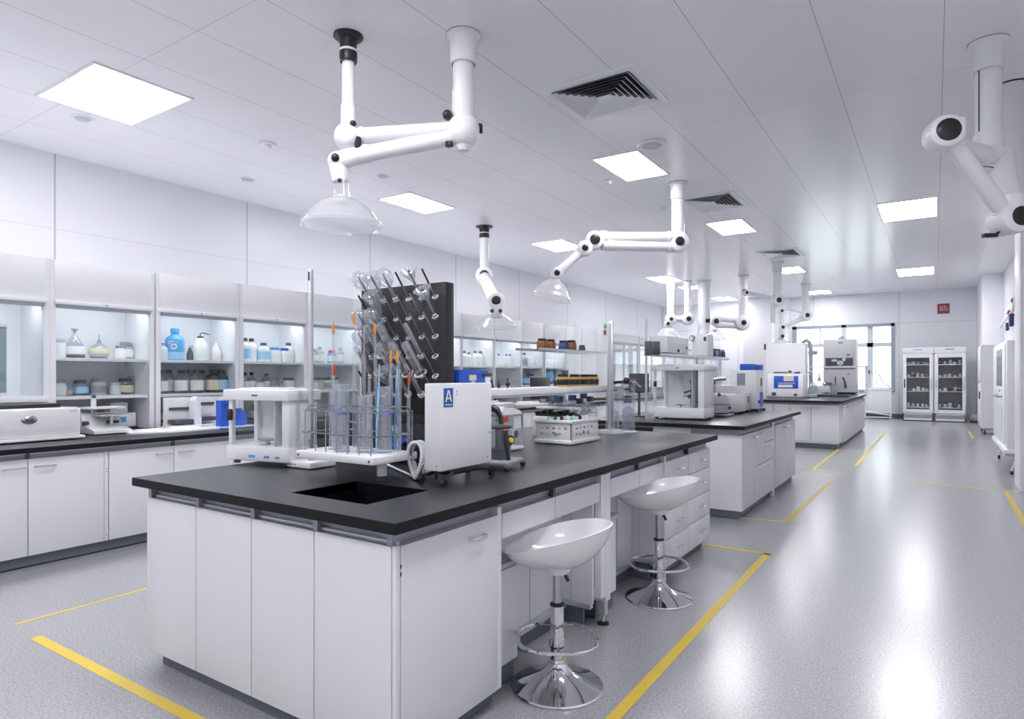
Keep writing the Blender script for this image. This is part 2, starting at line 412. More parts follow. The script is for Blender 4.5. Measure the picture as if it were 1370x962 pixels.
tape(F(1216, 645.5), F(1362, 658), .035, 'thin yellow floor tape crossing the right aisle towards the wall')
tape(F(1346, 658), (.66, 6.2, 0), .05, 'yellow floor tape along the right wall at the photo edge')
tape(F(1296, 577), F(1302, 587), .05, 'short yellow floor tape near the display fridges on the right')
# ================================================================== ISLAND BENCHES AND WALL BENCH
def bar_handle(name, parent, c, axis, ln, out, m='alu', r=.006):
    """bow handle centred at c, running along axis, standing off along out"""
    c = Vector(c); a = Vector(axis).normalized(); o = Vector(out).normalized(); h = ln / 2
    b = MB(m)
    pts = [c - a * h, c - a * h + o * .018, c - a * (h - .012) + o * .027, c + a * (h - .012) + o * .027, c + a * h + o * .018, c + a * h]
    b.tube(pts, r, m, 8); return b.build(name, parent)

# ---------------- near island: worktop with sink
TX0, TX1, TY0, TY1, TZ = -3.0, -1.39, 1.444, 4.945, .86
SX0, SX1, SY0, SY1 = -2.10, -1.68, 1.60, 1.94
b = MB('epoxy'); z0 = TZ - .037
b.box(TX0, TX1, TY0, SY0, z0, TZ); b.box(TX0, TX1, SY1, TY1, z0, TZ); b.box(TX0, SX0, SY0, SY1, z0, TZ); b.box(SX1, TX1, SY0, SY1, z0, TZ)
top1 = tag(b.build('bench_worktop'), 'black epoxy worktop with a sink, on the island nearest the camera', 'worktop', 'black worktops')
b = MB('sink'); w = .012; zb = TZ - .24; zt = TZ - .004
b.box(SX0 - w, SX1 + w, SY0 - w, SY1 + w, zb - w, zb); b.box(SX0 - w, SX0, SY0, SY1, zb, zt); b.box(SX1, SX1 + w, SY0, SY1, zb, zt)
b.box(SX0 - w, SX1 + w, SY0 - w, SY0, zb, zt); b.box(SX0 - w, SX1 + w, SY1, SY1 + w, zb, zt)
sb = tag(b.build('sink_basin'), 'rectangular black sink basin set into the near island worktop', 'sink')
b = MB('steel'); b.lathe([(0, .002), (.03, .004), (.035, 0)], None, 20, Matrix.Translation((-1.89, 1.77, zb))); b.build('drain', sb)

def edge_band(top, x0, x1, y0, y1, z, th=.037):
    e = .0015
    for q in ((x0 - e, x1 + e, y0 - e, y0 + .0005), (x0 - e, x1 + e, y1 - .0005, y1 + e), (x0 - e, x0 + .0005, y0, y1), (x1 - .0005, x1 + e, y0, y1)):
        b = MB('edgeband'); b.box(*q, z - th + .0005, z - .0015); b.build('edge_band', top)
edge_band(top1, TX0, TX1, TY0, TY1, TZ)
def cab_group(name, label, group='white laminate bench cabinets', cat='cabinet'): return thing(name, label, cat, (0, 0, 0), 0, group)
def setbase(t, x, y, z=0):
    """move the empty to its base without moving the parts built in world space"""
    t.location = (x, y, z)
    for c in t.children: c.location = Vector(c.location) - Vector((x, y, z))
DX = -1.44    # face of the doors along the aisle side
FY = 1.50     # face of the end panels
Z0, Z1 = .075, .765
# sink end cabinet
t = cab_group('sink_cabinet', 'white sink cabinet with four plain front panels, at the end of the near bench')
b = MB('laminate'); b.box(-2.985, DX - .02, FY + .02, 2.085, Z0, .59); b.box(-2.985, -2.40, FY + .02, 2.085, .59, Z1); b.box(-1.60, DX - .02, FY + .02, 2.085, .59, Z1); b.build('body', t)
xs = [-2.985, -2.589, -2.206, -1.839, -1.46]
for k in range(4):
    b = MB('laminate'); b.box(xs[k] + (.003 if k else .02), xs[k + 1] - .003, FY, FY + .019, Z0, Z1, bev=.0012); b.build('front_panel', t)
for x_, z_ in ((-2.985, Z1), (-1.458, Z1 + .004)):
    b = MB('laminate'); b.box(x_, x_ + .018, FY, FY + .018, Z0, z_, bev=.001); b.build('edge_post', t)
b = MB('laminate_warm'); b.box(DX - .019, DX, FY + .022, 2.07, Z0, Z1, bev=.0012); d = b.build('door', t)
bar_handle('handle', d, (DX, 1.93, .71), (0, 1, 0), .085, (1, 0, 0))
b = MB('black'); 
for z in (.70, .675): b.cyl((DX + .001, FY + .020, z - .006), (DX + .001, FY + .020, z + .006), .0022)
b.build('hinge', d)
b = MB('plinth'); b.box(-2.935, -1.49, FY + .045, 2.10, .004, Z0); b.build('plinth', t)
b = MB('rail'); b.box(-2.955, DX - .035, FY + .035, FY + .07, Z1, TZ - .037); b.box(DX - .07, DX - .035, FY + .07, 2.085, Z1, TZ - .037); b.box(-2.955, -2.3, FY + .07, 2.085, Z1, TZ - .037)
for x in (-2.97, -2.589, -2.206, -1.839, -1.475): b.box(x - .012, x + .012, FY + .005, FY + .04, Z1, TZ - .037); b.box(x - .02, x + .02, FY, FY + .045, TZ - .047, TZ - .037, 'alu')
b.box(-2.95, -1.46, FY + .02, FY + .036, Z1 - .0, Z1 + .012, 'alu'); b.box(-2.96, DX - .01, FY + .012, FY + .04, TZ - .045, TZ - .037, 'alu')
b.box(DX - .03, DX - .012, FY + .02, 2.08, TZ - .045, TZ - .037, 'alu'); b.build('top_rail', t)
b = MB('laminate'); b.box(DX - .04, DX - .002, 2.072, 2.098, Z0, Z1 + .03); b.build('side_post', t)
setbase(t, -2.2, 1.8)

def knee(name, label, ya, yb, ysp):
    t = cab_group(name, label)
    for p, q in ((ya, ysp), (ysp, yb)):
        b = MB('laminate_warm'); b.box(DX - .019, DX, p + .003, q - .003, .665, Z1, bev=.0012); b.build('apron_panel', t)
    b = MB('laminate'); b.box(-2.29, DX - .02, ya, yb, .70, Z1); b.build('under_frame', t)
    b = MB('rail'); b.box(-2.29, DX - .03, ya, yb, Z1, TZ - .037); b.box(DX - .03, DX - .012, ya, yb, TZ - .045, TZ - .037, 'alu'); b.box(DX - .026, DX - .006, ysp - .01, ysp + .01, Z1, TZ - .045, 'darkgrey'); b.build('top_rail', t)
    b = MB('laminate'); b.box(-1.68, -1.655, ya, yb, .09, .70); b.box(-1.655, -1.652, ya + .55, ya + .553, .09, .70, 'midgrey'); b.build('back_panel', t)
    b = MB('laminate'); b.box(-1.655, -1.475, yb - .02, yb - .002, .135, .70); b.box(-1.60, -1.597, yb - .022, yb - .02, .135, .70, 'midgrey'); b.build('side_panel', t)
    b = MB('alu'); b.box(-1.655, -1.625, ya + .2, yb - .02, .09, .115); b.box(-1.655, -1.48, yb - .035, yb - .002, .11, .135); b.build('bottom_rail', t)
    b = MB('plinth'); b.box(-1.70, -1.665, ya, yb, .004, .09); b.box(-1.665, -1.53, yb - .018, yb - .002, .004, .11); b.build('plinth', t)
    b = MB('laminate'); b.box(-1.652, -1.51, ya, ya + .22, .10, .50); 
    p = b.build('pedestal', t)
    b = MB('midgrey'); b.box(-1.655, -1.49, ya, ya + .235, .515, .535); b.box(-1.652, -1.515, ya, ya + .22, .50, .515, 'darkgrey'); b.build('pedestal_top', p)
    b = MB('plinth'); b.box(-1.652, -1.53, ya, ya + .22, .004, .10); b.build('pedestal_plinth', p)
    setbase(t, -1.6, (ya + yb) / 2); return t
knee('kneehole_unit', 'white kneehole section of the near bench behind the nearer stool', 2.10, 2.995, 2.53)
knee('kneehole_unit', 'white kneehole section of the near bench behind the farther stool', 3.125, 3.925, 3.526)
# post between the kneeholes with a metal foot
t = thing('support_post', 'white bench post with a metal foot between the two stools', 'post', (-1.47, 3.06, 0))
b = MB('laminate'); b.box(-.10, .03, -.055, .0, .16, .80); b.box(-.06, .032, .0, .055, .13, .80); b.build('post', t)
b = MB('midgrey'); b.box(-.01, -.002, -.058, -.05, .2, .76); b.build('trim_strip', t)
b = MB('alu'); b.box(-.015, .022, .008, .045, .05, .13); b.cyl((.004, .026, .012), (.004, .026, .05), .010); b.build('foot_tube', t)
b = MB('black'); b.lathe([(.032, 0), (.03, .008), (.012, .014), (0, .014)], None, 20, Matrix.Translation((.004, .026, .001))); b.build('foot', t)

def drawers(name, label, ya, yb, splits, gap=None, hy=None, base=True, x=DX, depth=.7):
    t = cab_group(name, label)
    b = MB('laminate'); b.box(x - depth, x - .02, ya, yb, Z0, Z1); b.build('body', t)
    for k, (lo, hi) in enumerate(zip(splits, splits[1:])):
        if gap is not None and k == gap:
            b = MB('darkgrey'); b.box(x - .021, x - .019, ya + .02, yb - .02, lo + .01, hi - .01); b.build('open_slot', t); continue
        b = MB('laminate_warm'); b.box(x - .019, x, ya + .004, yb - .004, lo + .003, hi - .003, bev=.0012); d = b.build('drawer', t)
        bar_handle('handle', d, (x, (ya + yb) / 2 + .04, (lo + hi) / 2), (0, 1, 0), .09, (1, 0, 0), 'alu', .005)
    b = MB('plinth'); b.box(x - depth, x - .055, ya, yb - .03, .004, Z0); b.build('plinth', t)
    b = MB('rail'); b.box(x - depth, x - .03, ya, yb - .01, Z1, TZ - .037); b.box(x - .03, x - .012, ya, yb, TZ - .045, TZ - .037, 'alu')
    b.box(x - .028, x - .004, ya - .008, ya + .008, Z1 - .01, TZ - .04, 'darkgrey'); b.build('top_rail', t)
    setbase(t, x - depth / 2, (ya + yb) / 2); return t
drawers('drawer_unit', 'white drawer unit with an open slot under its top drawer, behind the farther stool', 3.96, 4.41, [Z0, .255, .435, .58, .615, Z1], gap=3)
drawers('drawer_unit', 'white four drawer unit at the far end of the near island bench', 4.412, 4.925, [Z0, .261, .439, .617, Z1])
b = MB('laminate'); b.box(DX - .03, DX + .002, 3.926, 3.958, .0, .80)
tag(b.build('edge_post'), 'narrow white upright between the far kneehole and the drawer units', 'post')
# back row of the near island (only its far side shows from another place)
t = cab_group('back_cabinet', 'white cabinet row on the hidden far side of the near bench')
b = MB('laminate'); b.box(-2.985, -2.30, 2.09, 4.925, Z0, Z1); b.build('body', t)
for k in range(6):
    b = MB('laminate'); yy = 2.09 + k * .4725; b.box(-3.003, -2.986, yy + .003, yy + .4695, Z0, Z1, bev=.0012); b.build('door', t)
b = MB('plinth'); b.box(-2.93, -2.30, 2.10, 4.86, .004, Z0); b.build('plinth', t)
b = MB('rail'); b.box(-2.95, -2.30, 2.09, 4.92, Z1, TZ - .037); b.build('top_rail', t)
setbase(t, -2.64, 3.5)

# ---------------- second island
def island_top(label, x0, x1, y0, y1, z=TZ):
    b = MB('epoxy'); b.box(x0, x1, y0, y1, z - .037, z, bev=.002)
    o = tag(b.build('bench_worktop'), label, 'worktop', 'black worktops'); edge_band(o, x0, x1, y0, y1, z); return o
island_top('black epoxy worktop on the second island, behind the drawer units', -3.03, -1.416, 5.898, 8.743)
def door_cab(name, label, x, ya, yb, n, hz=.70, lock=False, x_in=-2.2, y_handles=True):
    t = cab_group(name, label)
    b = MB('laminate'); b.box(x_in, x - .02, ya, yb, Z0, Z1); b.build('body', t)
    st = (yb - ya) / n
    for k in range(n):
        b = MB('laminate_warm'); b.box(x - .019, x, ya + k * st + .003, ya + (k + 1) * st - .003, Z0, Z1, bev=.0012); d = b.build('door', t)
        yy = ya + (k + 1) * st - .09 if k % 2 == 0 else ya + k * st + .09
        bar_handle('handle', d, (x, yy, .715), (0, 1, 0), .09, (1, 0, 0), 'alu', .005)
    b = MB('plinth'); b.box(x_in, x - .04, ya, yb, .004, Z0); b.build('plinth', t)
    b = MB('rail'); b.box(x_in, x - .03, ya, yb, Z1, TZ - .037); b.box(x - .03, x - .012, ya, yb, TZ - .045, TZ - .037, 'alu'); b.build('top_rail', t)
    setbase(t, (x + x_in) / 2, (ya + yb) / 2); return t
X2 = -1.462
door_cab('bench_cabinet', 'white single door cabinet at the near corner of the second island', X2, 6.02, 6.57, 1)
t = cab_group('drawer_unit', 'white unit of drawers over a flap in the second island')
b = MB('laminate'); b.box(-2.2, X2 - .02, 6.575, 7.34, Z0, Z1); b.build('body', t)
for lo, hi, p, q in ((Z0, .42, 6.575, 6.92), (.42, Z1, 6.575, 6.92), (.63, Z1, 6.925, 7.34), (.43, .62, 6.925, 7.34), (Z0, .42, 6.925, 7.34)):
    b = MB('laminate_warm'); b.box(X2 - .019, X2, p + .003, q - .003, lo + .003, hi - .003, bev=.0012); d = b.build('drawer', t)
    bar_handle('handle', d, (X2, (p + q) / 2, hi - .04), (0, 1, 0), .12, (1, 0, 0), 'alu', .005)
b = MB('rail'); b.box(-2.2, X2 - .03, 6.575, 7.34, Z1, TZ - .037); b.box(X2 - .03, X2 - .012, 6.575, 7.34, TZ - .045, TZ - .037, 'alu'); b.build('top_rail', t)
b = MB('plinth'); b.box(-2.2, X2 - .04, 6.575, 7.34, .004, Z0); b.build('plinth', t)
setbase(t, -1.8, 6.95)
b = MB('laminate'); b.box(X2 - .04, X2 - .01, 7.345, 7.45, .0, .82); tag(b.build('edge_post'), 'narrow grey upright recessed between cabinets of the second island', 'post')
door_cab('bench_cabinet', 'white two door cabinet at the far end of the second island', X2, 7.455, 8.64, 2)
t = cab_group('end_panel_unit', 'plain white end panel of the second island facing the camera')
b = MB('laminate'); b.box(-2.20, X2, 5.985, 6.015, Z0, Z1); b.build('end_panel', t)
b = MB('laminate'); b.box(-2.98, -2.2, 6.045, 6.075, Z0, Z1); b.build('recessed_panel', t)
b = MB('laminate'); b.box(-2.30, -1.93, 5.975, 5.984, .62, .815); b.build('service_panel', t)
b = MB('black'); b.box(-2.95, -2.31, 5.975, 5.99, .74, .80); b.build('gap_shade_strip', t)  # black strip standing in for the shade in the gap below the worktop
b = MB('plinth'); b.box(-2.2, X2 - .04, 6.0, 6.018, .004, Z0 + .01); b.build('plinth', t)
b = MB('rail'); b.box(-2.95, X2 - .03, 5.992, 6.012, Z1, TZ - .037); b.build('top_rail', t)
setbase(t, -2.0, 6.0)
t = cab_group('back_cabinet', 'white cabinet row on the hidden far side of the second island')
b = MB('laminate'); b.box(-2.98, -2.205, 6.08, 8.65, Z0, Z1); b.build('body', t)
for k in range(4):
    b = MB('laminate'); b.box(-3.0, -2.981, 6.08 + k * .642, 6.08 + k * .642 + .636, Z0, Z1, bev=.0012); b.build('door', t)
b = MB('plinth'); b.box(-2.96, -2.21, 6.08, 8.6, .004, Z0); b.build('plinth', t)
b = MB('rail'); b.box(-2.95, -2.21, 6.08, 8.62, Z1, TZ - .037); b.build('top_rail', t)
setbase(t, -2.6, 7.4)

# ---------------- third island
island_top('black epoxy worktop on the third island, nearest the window', -3.20, -1.352, 12.41, 17.48)
t = cab_group('bench_cabinet', 'white end cabinet with four doors on the third island, facing the camera')
X3, Y3 = -1.40, 12.50
b = MB('laminate'); b.box(-3.15, X3 - .02, Y3 + .02, 13.1, Z0 + .02, Z1 + .02); b.build('body', t)
xs = [-3.15, -2.477, -2.202, -1.853, X3]
for k in range(4):
    b = MB('laminate'); b.box(xs[k] + .006, xs[k + 1] - .006, Y3, Y3 + .019, Z0 + .06, Z1 + .02, bev=.0015); d = b.build('door', t)
    if k > 1: bar_handle('handle', d, ((xs[k + 1] - .12) if k == 2 else (xs[k] + .1), Y3, .73), (1, 0, 0), .13, (0, -1, 0), 'alu', .006)
b = MB('plinth'); b.box(-3.1, X3 - .05, Y3 + .06, 13.1, .004, Z0 + .06); b.build('plinth', t)
b = MB('rail'); b.box(-3.13, X3 - .03, Y3 + .04, 13.1, Z1 + .02, TZ - .037); b.build('top_rail', t)
setbase(t, -2.3, 12.8)
ys = [13.1, 14.2, 15.3, 16.4, 17.42]
for k in range(4):
    door_cab('bench_cabinet', f'white two door cabinet, {ORD[k]} from the camera along the third island aisle side', X3, ys[k] + .004, ys[k + 1], 2, x_in=-3.15)

# ---------------- wall bench on the left
LZ = .826
b = MB('epoxy'); b.box(-6.08, -5.105, .2, 11.1, LZ - .037, LZ, bev=.002)
edge_band(tag(b.build('bench_worktop'), 'long black worktop along the left wall, under the glass cabinets', 'worktop', 'black worktops'), -6.08, -5.105, .2, 11.1, LZ)
def wall_cab(label, ya, yb, n=2, post=True):
    t = cab_group('base_cabinet', label, 'white base cabinets under the left wall worktop')
    x = -5.15; z1 = .745
    b = MB('laminate'); b.box(-6.05, x - .02, ya, yb, Z0 + .01, z1); b.build('body', t)
    st = (yb - ya - .03) / n
    for k in range(n):
        b = MB('laminate'); b.box(x - .019, x, ya + k * st + .003, ya + (k + 1) * st - .003, Z0 + .01, z1, bev=.0012); d = b.build('door', t)
        yy = ya + (k + 1) * st - .08 if k % 2 == 0 else ya + k * st + .10
        bar_handle('handle', d, (x, yy, .69), (0, 1, 0), .12, (1, 0, 0), 'alu', .005)
    b = MB('laminate'); b.box(x - .018, x - .002, yb - .030, yb - .003, Z0 + .01, z1, bev=.001)
    for z in (.6, .62, .13): b.cyl((x - .002, yb - .016, z), (x + .002, yb - .016, z), .004, None, 'grey')
    b.build('edge_post', t)
    b = MB('plinth'); b.box(-6.0, x - .03, ya, yb - .002, .012, Z0 + .01); b.box(-6.0, x - .04, ya, yb, .0, .012, 'black'); b.build('plinth', t)
    b = MB('rail'); b.box(-6.0, x - .02, ya, yb, z1, LZ - .037); b.box(x - .022, x - .008, ya, yb, LZ - .047, LZ - .037, 'alu')
    b.box(x - .02, x - .006, ya + st - .012, ya + st + .012, z1, LZ - .04, 'darkgrey'); b.build('top_rail', t)
    setbase(t, -5.6, (ya + yb) / 2); return t
ys = [.25, 1.32, 2.31, 3.32, 4.32, 5.32, 6.32, 7.32, 8.32, 9.32, 10.32, 11.08]
lb = {1: 'white two door base cabinet at the left photo edge under the white analyser',
      2: 'white two door base cabinet left of the near island corner, under the wall worktop'}
for k in range(1, 11):
    wall_cab(lb.get(k, f'white base cabinet under the left wall worktop, {ORD[k]} from the left'), ys[k], ys[k + 1])
wall_cab('white base cabinet under the left wall worktop, beyond the left photo edge', ys[0], ys[1])
# far part of the wall bench
b = MB('epoxy'); b.box(-6.08, -5.20, 12.3, 21.5, LZ - .037, LZ); tag(b.build('bench_worktop'), 'dark worktop far down the left wall, seen beyond the second island', 'worktop', 'black worktops')
for k in range(6):
    t = cab_group('base_cabinet', f'distant white base cabinet down the left wall, {ORD[k]} beyond the gap', 'distant base cabinets')
    ya = 12.32 + k * 1.52
    b = MB('laminate'); b.box(-6.05, -5.27, ya, ya + 1.51, .1, LZ - .04); b.build('body', t)
    for q in range(3):
        b = MB('laminate'); b.box(-5.27, -5.25, ya + q * .503 + .005, ya + q * .503 + .498, .1, .75, bev=.002); d = b.build('door', t)
        bar_handle('handle', d, (-5.25, ya + q * .503 + .25, .69), (0, 1, 0), .14, (1, 0, 0), 'alu', .007)
    b = MB('plinth'); b.box(-6.0, -5.31, ya, ya + 1.51, 0, .1); b.build('plinth', t)
    setbase(t, -5.6, ya + .75)

# ------------------------------------------------------------------ glass-fronted wall cabinets
CX = -6.07
def wall_cabinet(label, ya, yb, ztop=1.90, kind='shelves'):
    t = thing('glass_cabinet', label, 'wall cabinet', (CX, (ya + yb) / 2, LZ), 0, 'glass fronted wall cabinets')
    h = (yb - ya) / 2; Z = lambda z: z - LZ; P = .023 if ya > 7 else .045; dp = .46
    for y_ in (-h - P, h):
        b = MB('white'); b.box(-dp, 0, y_, y_ + P, 0, Z(2.275)); b.build('side_frame', t)
    b = MB('white'); b.box(-.03, .004, -h - .012, h + .012, Z(1.945), Z(2.275), bev=.002); b.build('header_panel', t)
    b = MB('white'); b.box(-.05, .03, -h - .018, h + .018, Z(ztop + .008), Z(1.943), bev=.003); b.box(-.04, .022, -h, h, Z(ztop - .02), Z(ztop + .008), 'rail')
    b.cyl((.03, 0, Z(1.925)), (.036, 0, Z(1.925)), .007, None, 'grey', 8); b.build('sash_rail', t)
    b = MB('cabglass')
    b.quad((-.02, -h, 0), (-.02, -h + .0, Z(ztop)), (-dp, -h, Z(ztop)), (-dp, -h, 0)); b.build('side_glass', t)
    if kind == 'mirror':
        b = MB('white'); b.box(-dp - .02, -dp, -h, h, 0, Z(2.275)); b.box(-dp, -dp + .006, -h + .0, h - .10, Z(1.17), Z(1.72), 'greyglass'); b.build('back_panel', t)
        b = MB('alu'); b.box(-dp + .005, -dp + .02, -h, h - .10, Z(1.72), Z(1.745)); b.build('back_frame', t)
        b = MB('white'); b.box(-dp, .01, -h, h + .03, Z(1.10), Z(1.15), bev=.003); b.build('shelf', t)
        b = MB('cabglass'); b.box(-.012, -.007, -h, h, Z(1.15), Z(ztop)); b.build('glass_sash', t)
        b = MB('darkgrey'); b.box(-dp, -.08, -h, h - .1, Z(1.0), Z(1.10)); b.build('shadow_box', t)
    else:
        b = MB('white'); b.box(-dp - .02, -dp, -h, h, 0, Z(2.275)); b.build('back_panel', t)
        for z in (1.466, 1.138):
            b = MB('white'); b.box(-dp, -.03, -h + .002, h - .002, Z(z) - .028, Z(z), bev=.002); b.build('shelf', t)
        b = MB('cabglass'); b.box(-.012, -.007, -h, h, Z(1.12), Z(ztop)); b.build('glass_sash', t)
    b = MB('midgrey'); b.box(-dp, -.05, -h, h, Z(1.955), Z(1.965)); b.build('top_liner', t)
    b = MB('white'); b.box(-dp, -.05, -h, h, Z(1.966), Z(2.275)); b.build('top_box', t)
    b = MB('strip_light'); b.box(-.14, -.08, -h + .06, h - .06, Z(1.938), Z(1.954)); b.build('light_strip', t)
    return t
CABS = [(1.46, 2.227), (2.318, 3.072), (3.175, 3.944), (4.039, 4.813), (4.91, 5.67), (5.77, 6.53), (6.83, 7.72), (7.785, 8.598), (8.662, 9.441), (9.49, 10.185), (10.294, 11.047)]
CN = ['leftmost', 'second', 'third', 'fourth', 'fifth', 'sixth', 'seventh', 'eighth', 'ninth', 'tenth', 'eleventh']
CDESC = ['leftmost glass wall cabinet, with a dark backed pass-through window above the white analyser',
         'second glass wall cabinet from the left, holding round flasks above grey jars',
         'third glass wall cabinet from the left, holding a large blue bottle',
         'fourth glass wall cabinet from the left, holding white bottles with blue labels',
         'fifth glass wall cabinet from the left, seen through the clear screen',
         'sixth glass wall cabinet from the left, largely hidden behind the black pegboard',
         'seventh glass wall cabinet, its edge showing right of the black pegboard',
         'eighth glass wall cabinet, above the blue case on the shelf rail',
         'ninth glass wall cabinet, with faint small bottles behind pale glass',
         'tenth glass wall cabinet, holding dark blue bottles low down',
         'eleventh and farthest glass wall cabinet of the row, holding a blue folded case']
for k, (ya, yb) in enumerate(CABS):
    wall_cabinet(CDESC[k], ya, yb, 1.90, 'mirror' if k == 0 else 'shelves')
# blank wall panel unit, then more cabinets far down the wall
t = thing('wall_panel', 'plain white wall panel unit between the nearer and the distant cabinets', 'wall panel', (-6.3, 12.1, 0))
for k in range(3):
    b = MB('white'); b.box(-.25, .23, -1.0 + k * .68 - .0, -1.0 + k * .68 + .66, .0, 2.275, bev=.004); b.build('panel', t)
for k in range(5):
    ya = 13.1 + k * 1.75; yb = ya + 1.7
    t = thing('glass_cabinet', f'distant glazed wall cabinet, {ORD[k]} beyond the plain wall panels', 'wall cabinet', (CX, (ya + yb) / 2, LZ), 0, 'distant glazed wall cabinets')
    h = .85; Z = lambda z: z - LZ
    for y_ in (-h, h - .06):
        b = MB('white'); b.box(-.46, 0, y_, y_ + .06, 0, Z(2.275)); b.build('side_frame', t)
    b = MB('white'); b.box(-.03, 0, -.03, .03, 0, Z(2.05)); b.build('mullion', t)
    b = MB('white'); b.box(-.03, .004, -h + .06, h - .06, Z(2.08), Z(2.275)); b.box(-.05, .03, -h + .06, h - .06, Z(2.03), Z(2.08), 'midgrey'); b.build('header_panel', t)
    b = MB('white'); b.box(-.48, -.46, -h, h, 0, Z(2.275)); b.build('back_panel', t)
    for z in (1.2, 1.6): 
        b = MB('white'); b.box(-.46, -.04, -h + .06, h - .06, Z(z) - .03, Z(z)); b.build('shelf', t)
    b = MB('cabglass'); b.box(-.02, -.012, -h + .06, h - .06, 0, Z(2.03)); b.build('glass_sash', t)
b = MB('paper'); b.box(0, .006, -.2, .2, 0, .28); b.box(.006, .008, -.18, -.02, .16, .25, 'green'); b.box(.006, .008, -.18, -.05, .02, .12, 'redsign'); b.box(.006, .008, .0, .17, .17, .25, 'darkgrey')
v = at_x(812, 441, -6.065); tag(b.build('notice_card', loc=(-6.065, v.y, v.z - .14)), 'small printed notice card on the far left wall, beside the tall post', 'notice')
# air gap filler above the distant cabinets is the wall ledge itself

# ------------------------------------------------------------------ bar stools
def stool(label, x, y, rz, dz=0.):
    t = thing('bar_stool', label, 'bar stool', (x, y, 0), rz, 'white bar stools')
    b = MB('chrome'); b.lathe([(0, .0), (.195, .0), (.197, .006), (.193, .012), (.16, .022), (.115, .038), (.07, .062), (.045, .088), (.036, .105), (0, .105)], None, 48); b.build('base', t)
    b = MB('chrome'); b.cyl((0, 0, .10), (0, 0, .345), .0285, None, None, 28); b.build('column', t)
    b = MB('alu'); b.lathe([(.034, .10), (.034, .112), (.029, .118)], None, 28); b.build('base_collar', t)
    b = MB('black'); b.lathe([(.0285, .343), (.031, .345), (.031, .352), (.02, .356)], None, 24); b.build('column_ring', t)
    b = MB('black'); b.lathe([(.0285, .168), (.031, .168), (.031, .174), (.0285, .174)], None, 24); b.build('column_ring', t)
    b = MB('steel'); b.cyl((0, 0, .35), (0, 0, .50 + dz), .0185, None, None, 24); b.build('piston', t)
    # foot ring: rounded loop held by two short arms
    pts = []
    for k in range(40):
        a = 2 * PI * k / 40; e = .72
        c, s_ = math.cos(a), math.sin(a)
        pts.append((.165 * (abs(c) ** e) * (1 if c >= 0 else -1) - .0, .155 * (abs(s_) ** e) * (1 if s_ >= 0 else -1) - .0, .205))
    b = MB('chrome'); b.tube(pts, .0085, None, 10, closed=True)
    b.tube([(.0, -.027, .19), (0, -.10, .195), (0, -.155, .205)], .006, None, 8); b.tube([(0, .027, .19), (0, .10, .195), (0, .155, .205)], .006, None, 8)
    b.lathe([(.0285, .178), (.034, .178), (.034, .205), (.0285, .205)], None, 24); b.build('foot_ring', t)
    b = MB('white'); b.lathe([(.021, .474 + dz), (.045, .482 + dz), (.062, .505 + dz), (.075, .522 + dz), (0, .53 + dz)], None, 28); b.build('seat_mount', t)
    b = MB('black'); b.tube([(.015, .03, .478 + dz), (.035, .035, .465 + dz), (.05, .035, .435 + dz)], [.007, .009, .008], None, 8); b.build('lever', t)
    # seat shell: oval bucket, back (+x) raised, front (-x) low
    bm = MB('gloss_white'); na, nr = 48, 12; RX, RY = .236, .178; th = .013
    def rim(a):
        c = math.cos(a)
        return .628 + dz + .060 * c + .008 * c * c + .020 * math.sin(a) ** 2
    def pt(a, tt, inner):
        zr = rim(a) - (.0 if not inner else .0); zb = .500 + dz + (th if inner else 0)
        f = tt ** 2.0
        # shell walls: flat in the middle, turning up towards the rim; slight outward lip
        k = .62 * math.sin(min(1, tt) * PI / 2) + .38 * tt
        rx = (RX - (th * .7 if inner else 0)) * k; ry = (RY - (th * .7 if inner else 0)) * k
        z = zb + (zr - zb) * f
        return (rx * math.cos(a) + .0, ry * math.sin(a), z)
    for inner in (False, True):
        rows = []
        for j in range(nr + 1):
            tt = j / nr
            if j == 0: rows.append([bm.bm.verts.new(pt(0, 0, inner))])
            else: rows.append([bm.bm.verts.new(pt(2 * PI * i / na, tt, inner)) for i in range(na)])
        for A, B in zip(rows, rows[1:]):
            for i in range(na):
                q = list(dict.fromkeys([A[i % len(A)], A[(i + 1) % na % len(A)], B[(i + 1) % na], B[i]]))
                f = bm.bm.faces.new(q); f.smooth = True
        if inner: ri = rows[-1]
        else: ro = rows[-1]
    for i in range(na):
        f = bm.bm.faces.new([ro[i], ro[(i + 1) % na], ri[(i + 1) % na], ri[i]]); f.smooth = True
    bm.build('seat', t, smooth=60)
    return t
stool('white moulded bar stool on a chrome trumpet base, nearer the camera', -1.335, 2.36, math.radians(33))
stool('white moulded bar stool on a chrome trumpet base, farther along by the drawer units', -1.36, 3.62, math.radians(31), .02)
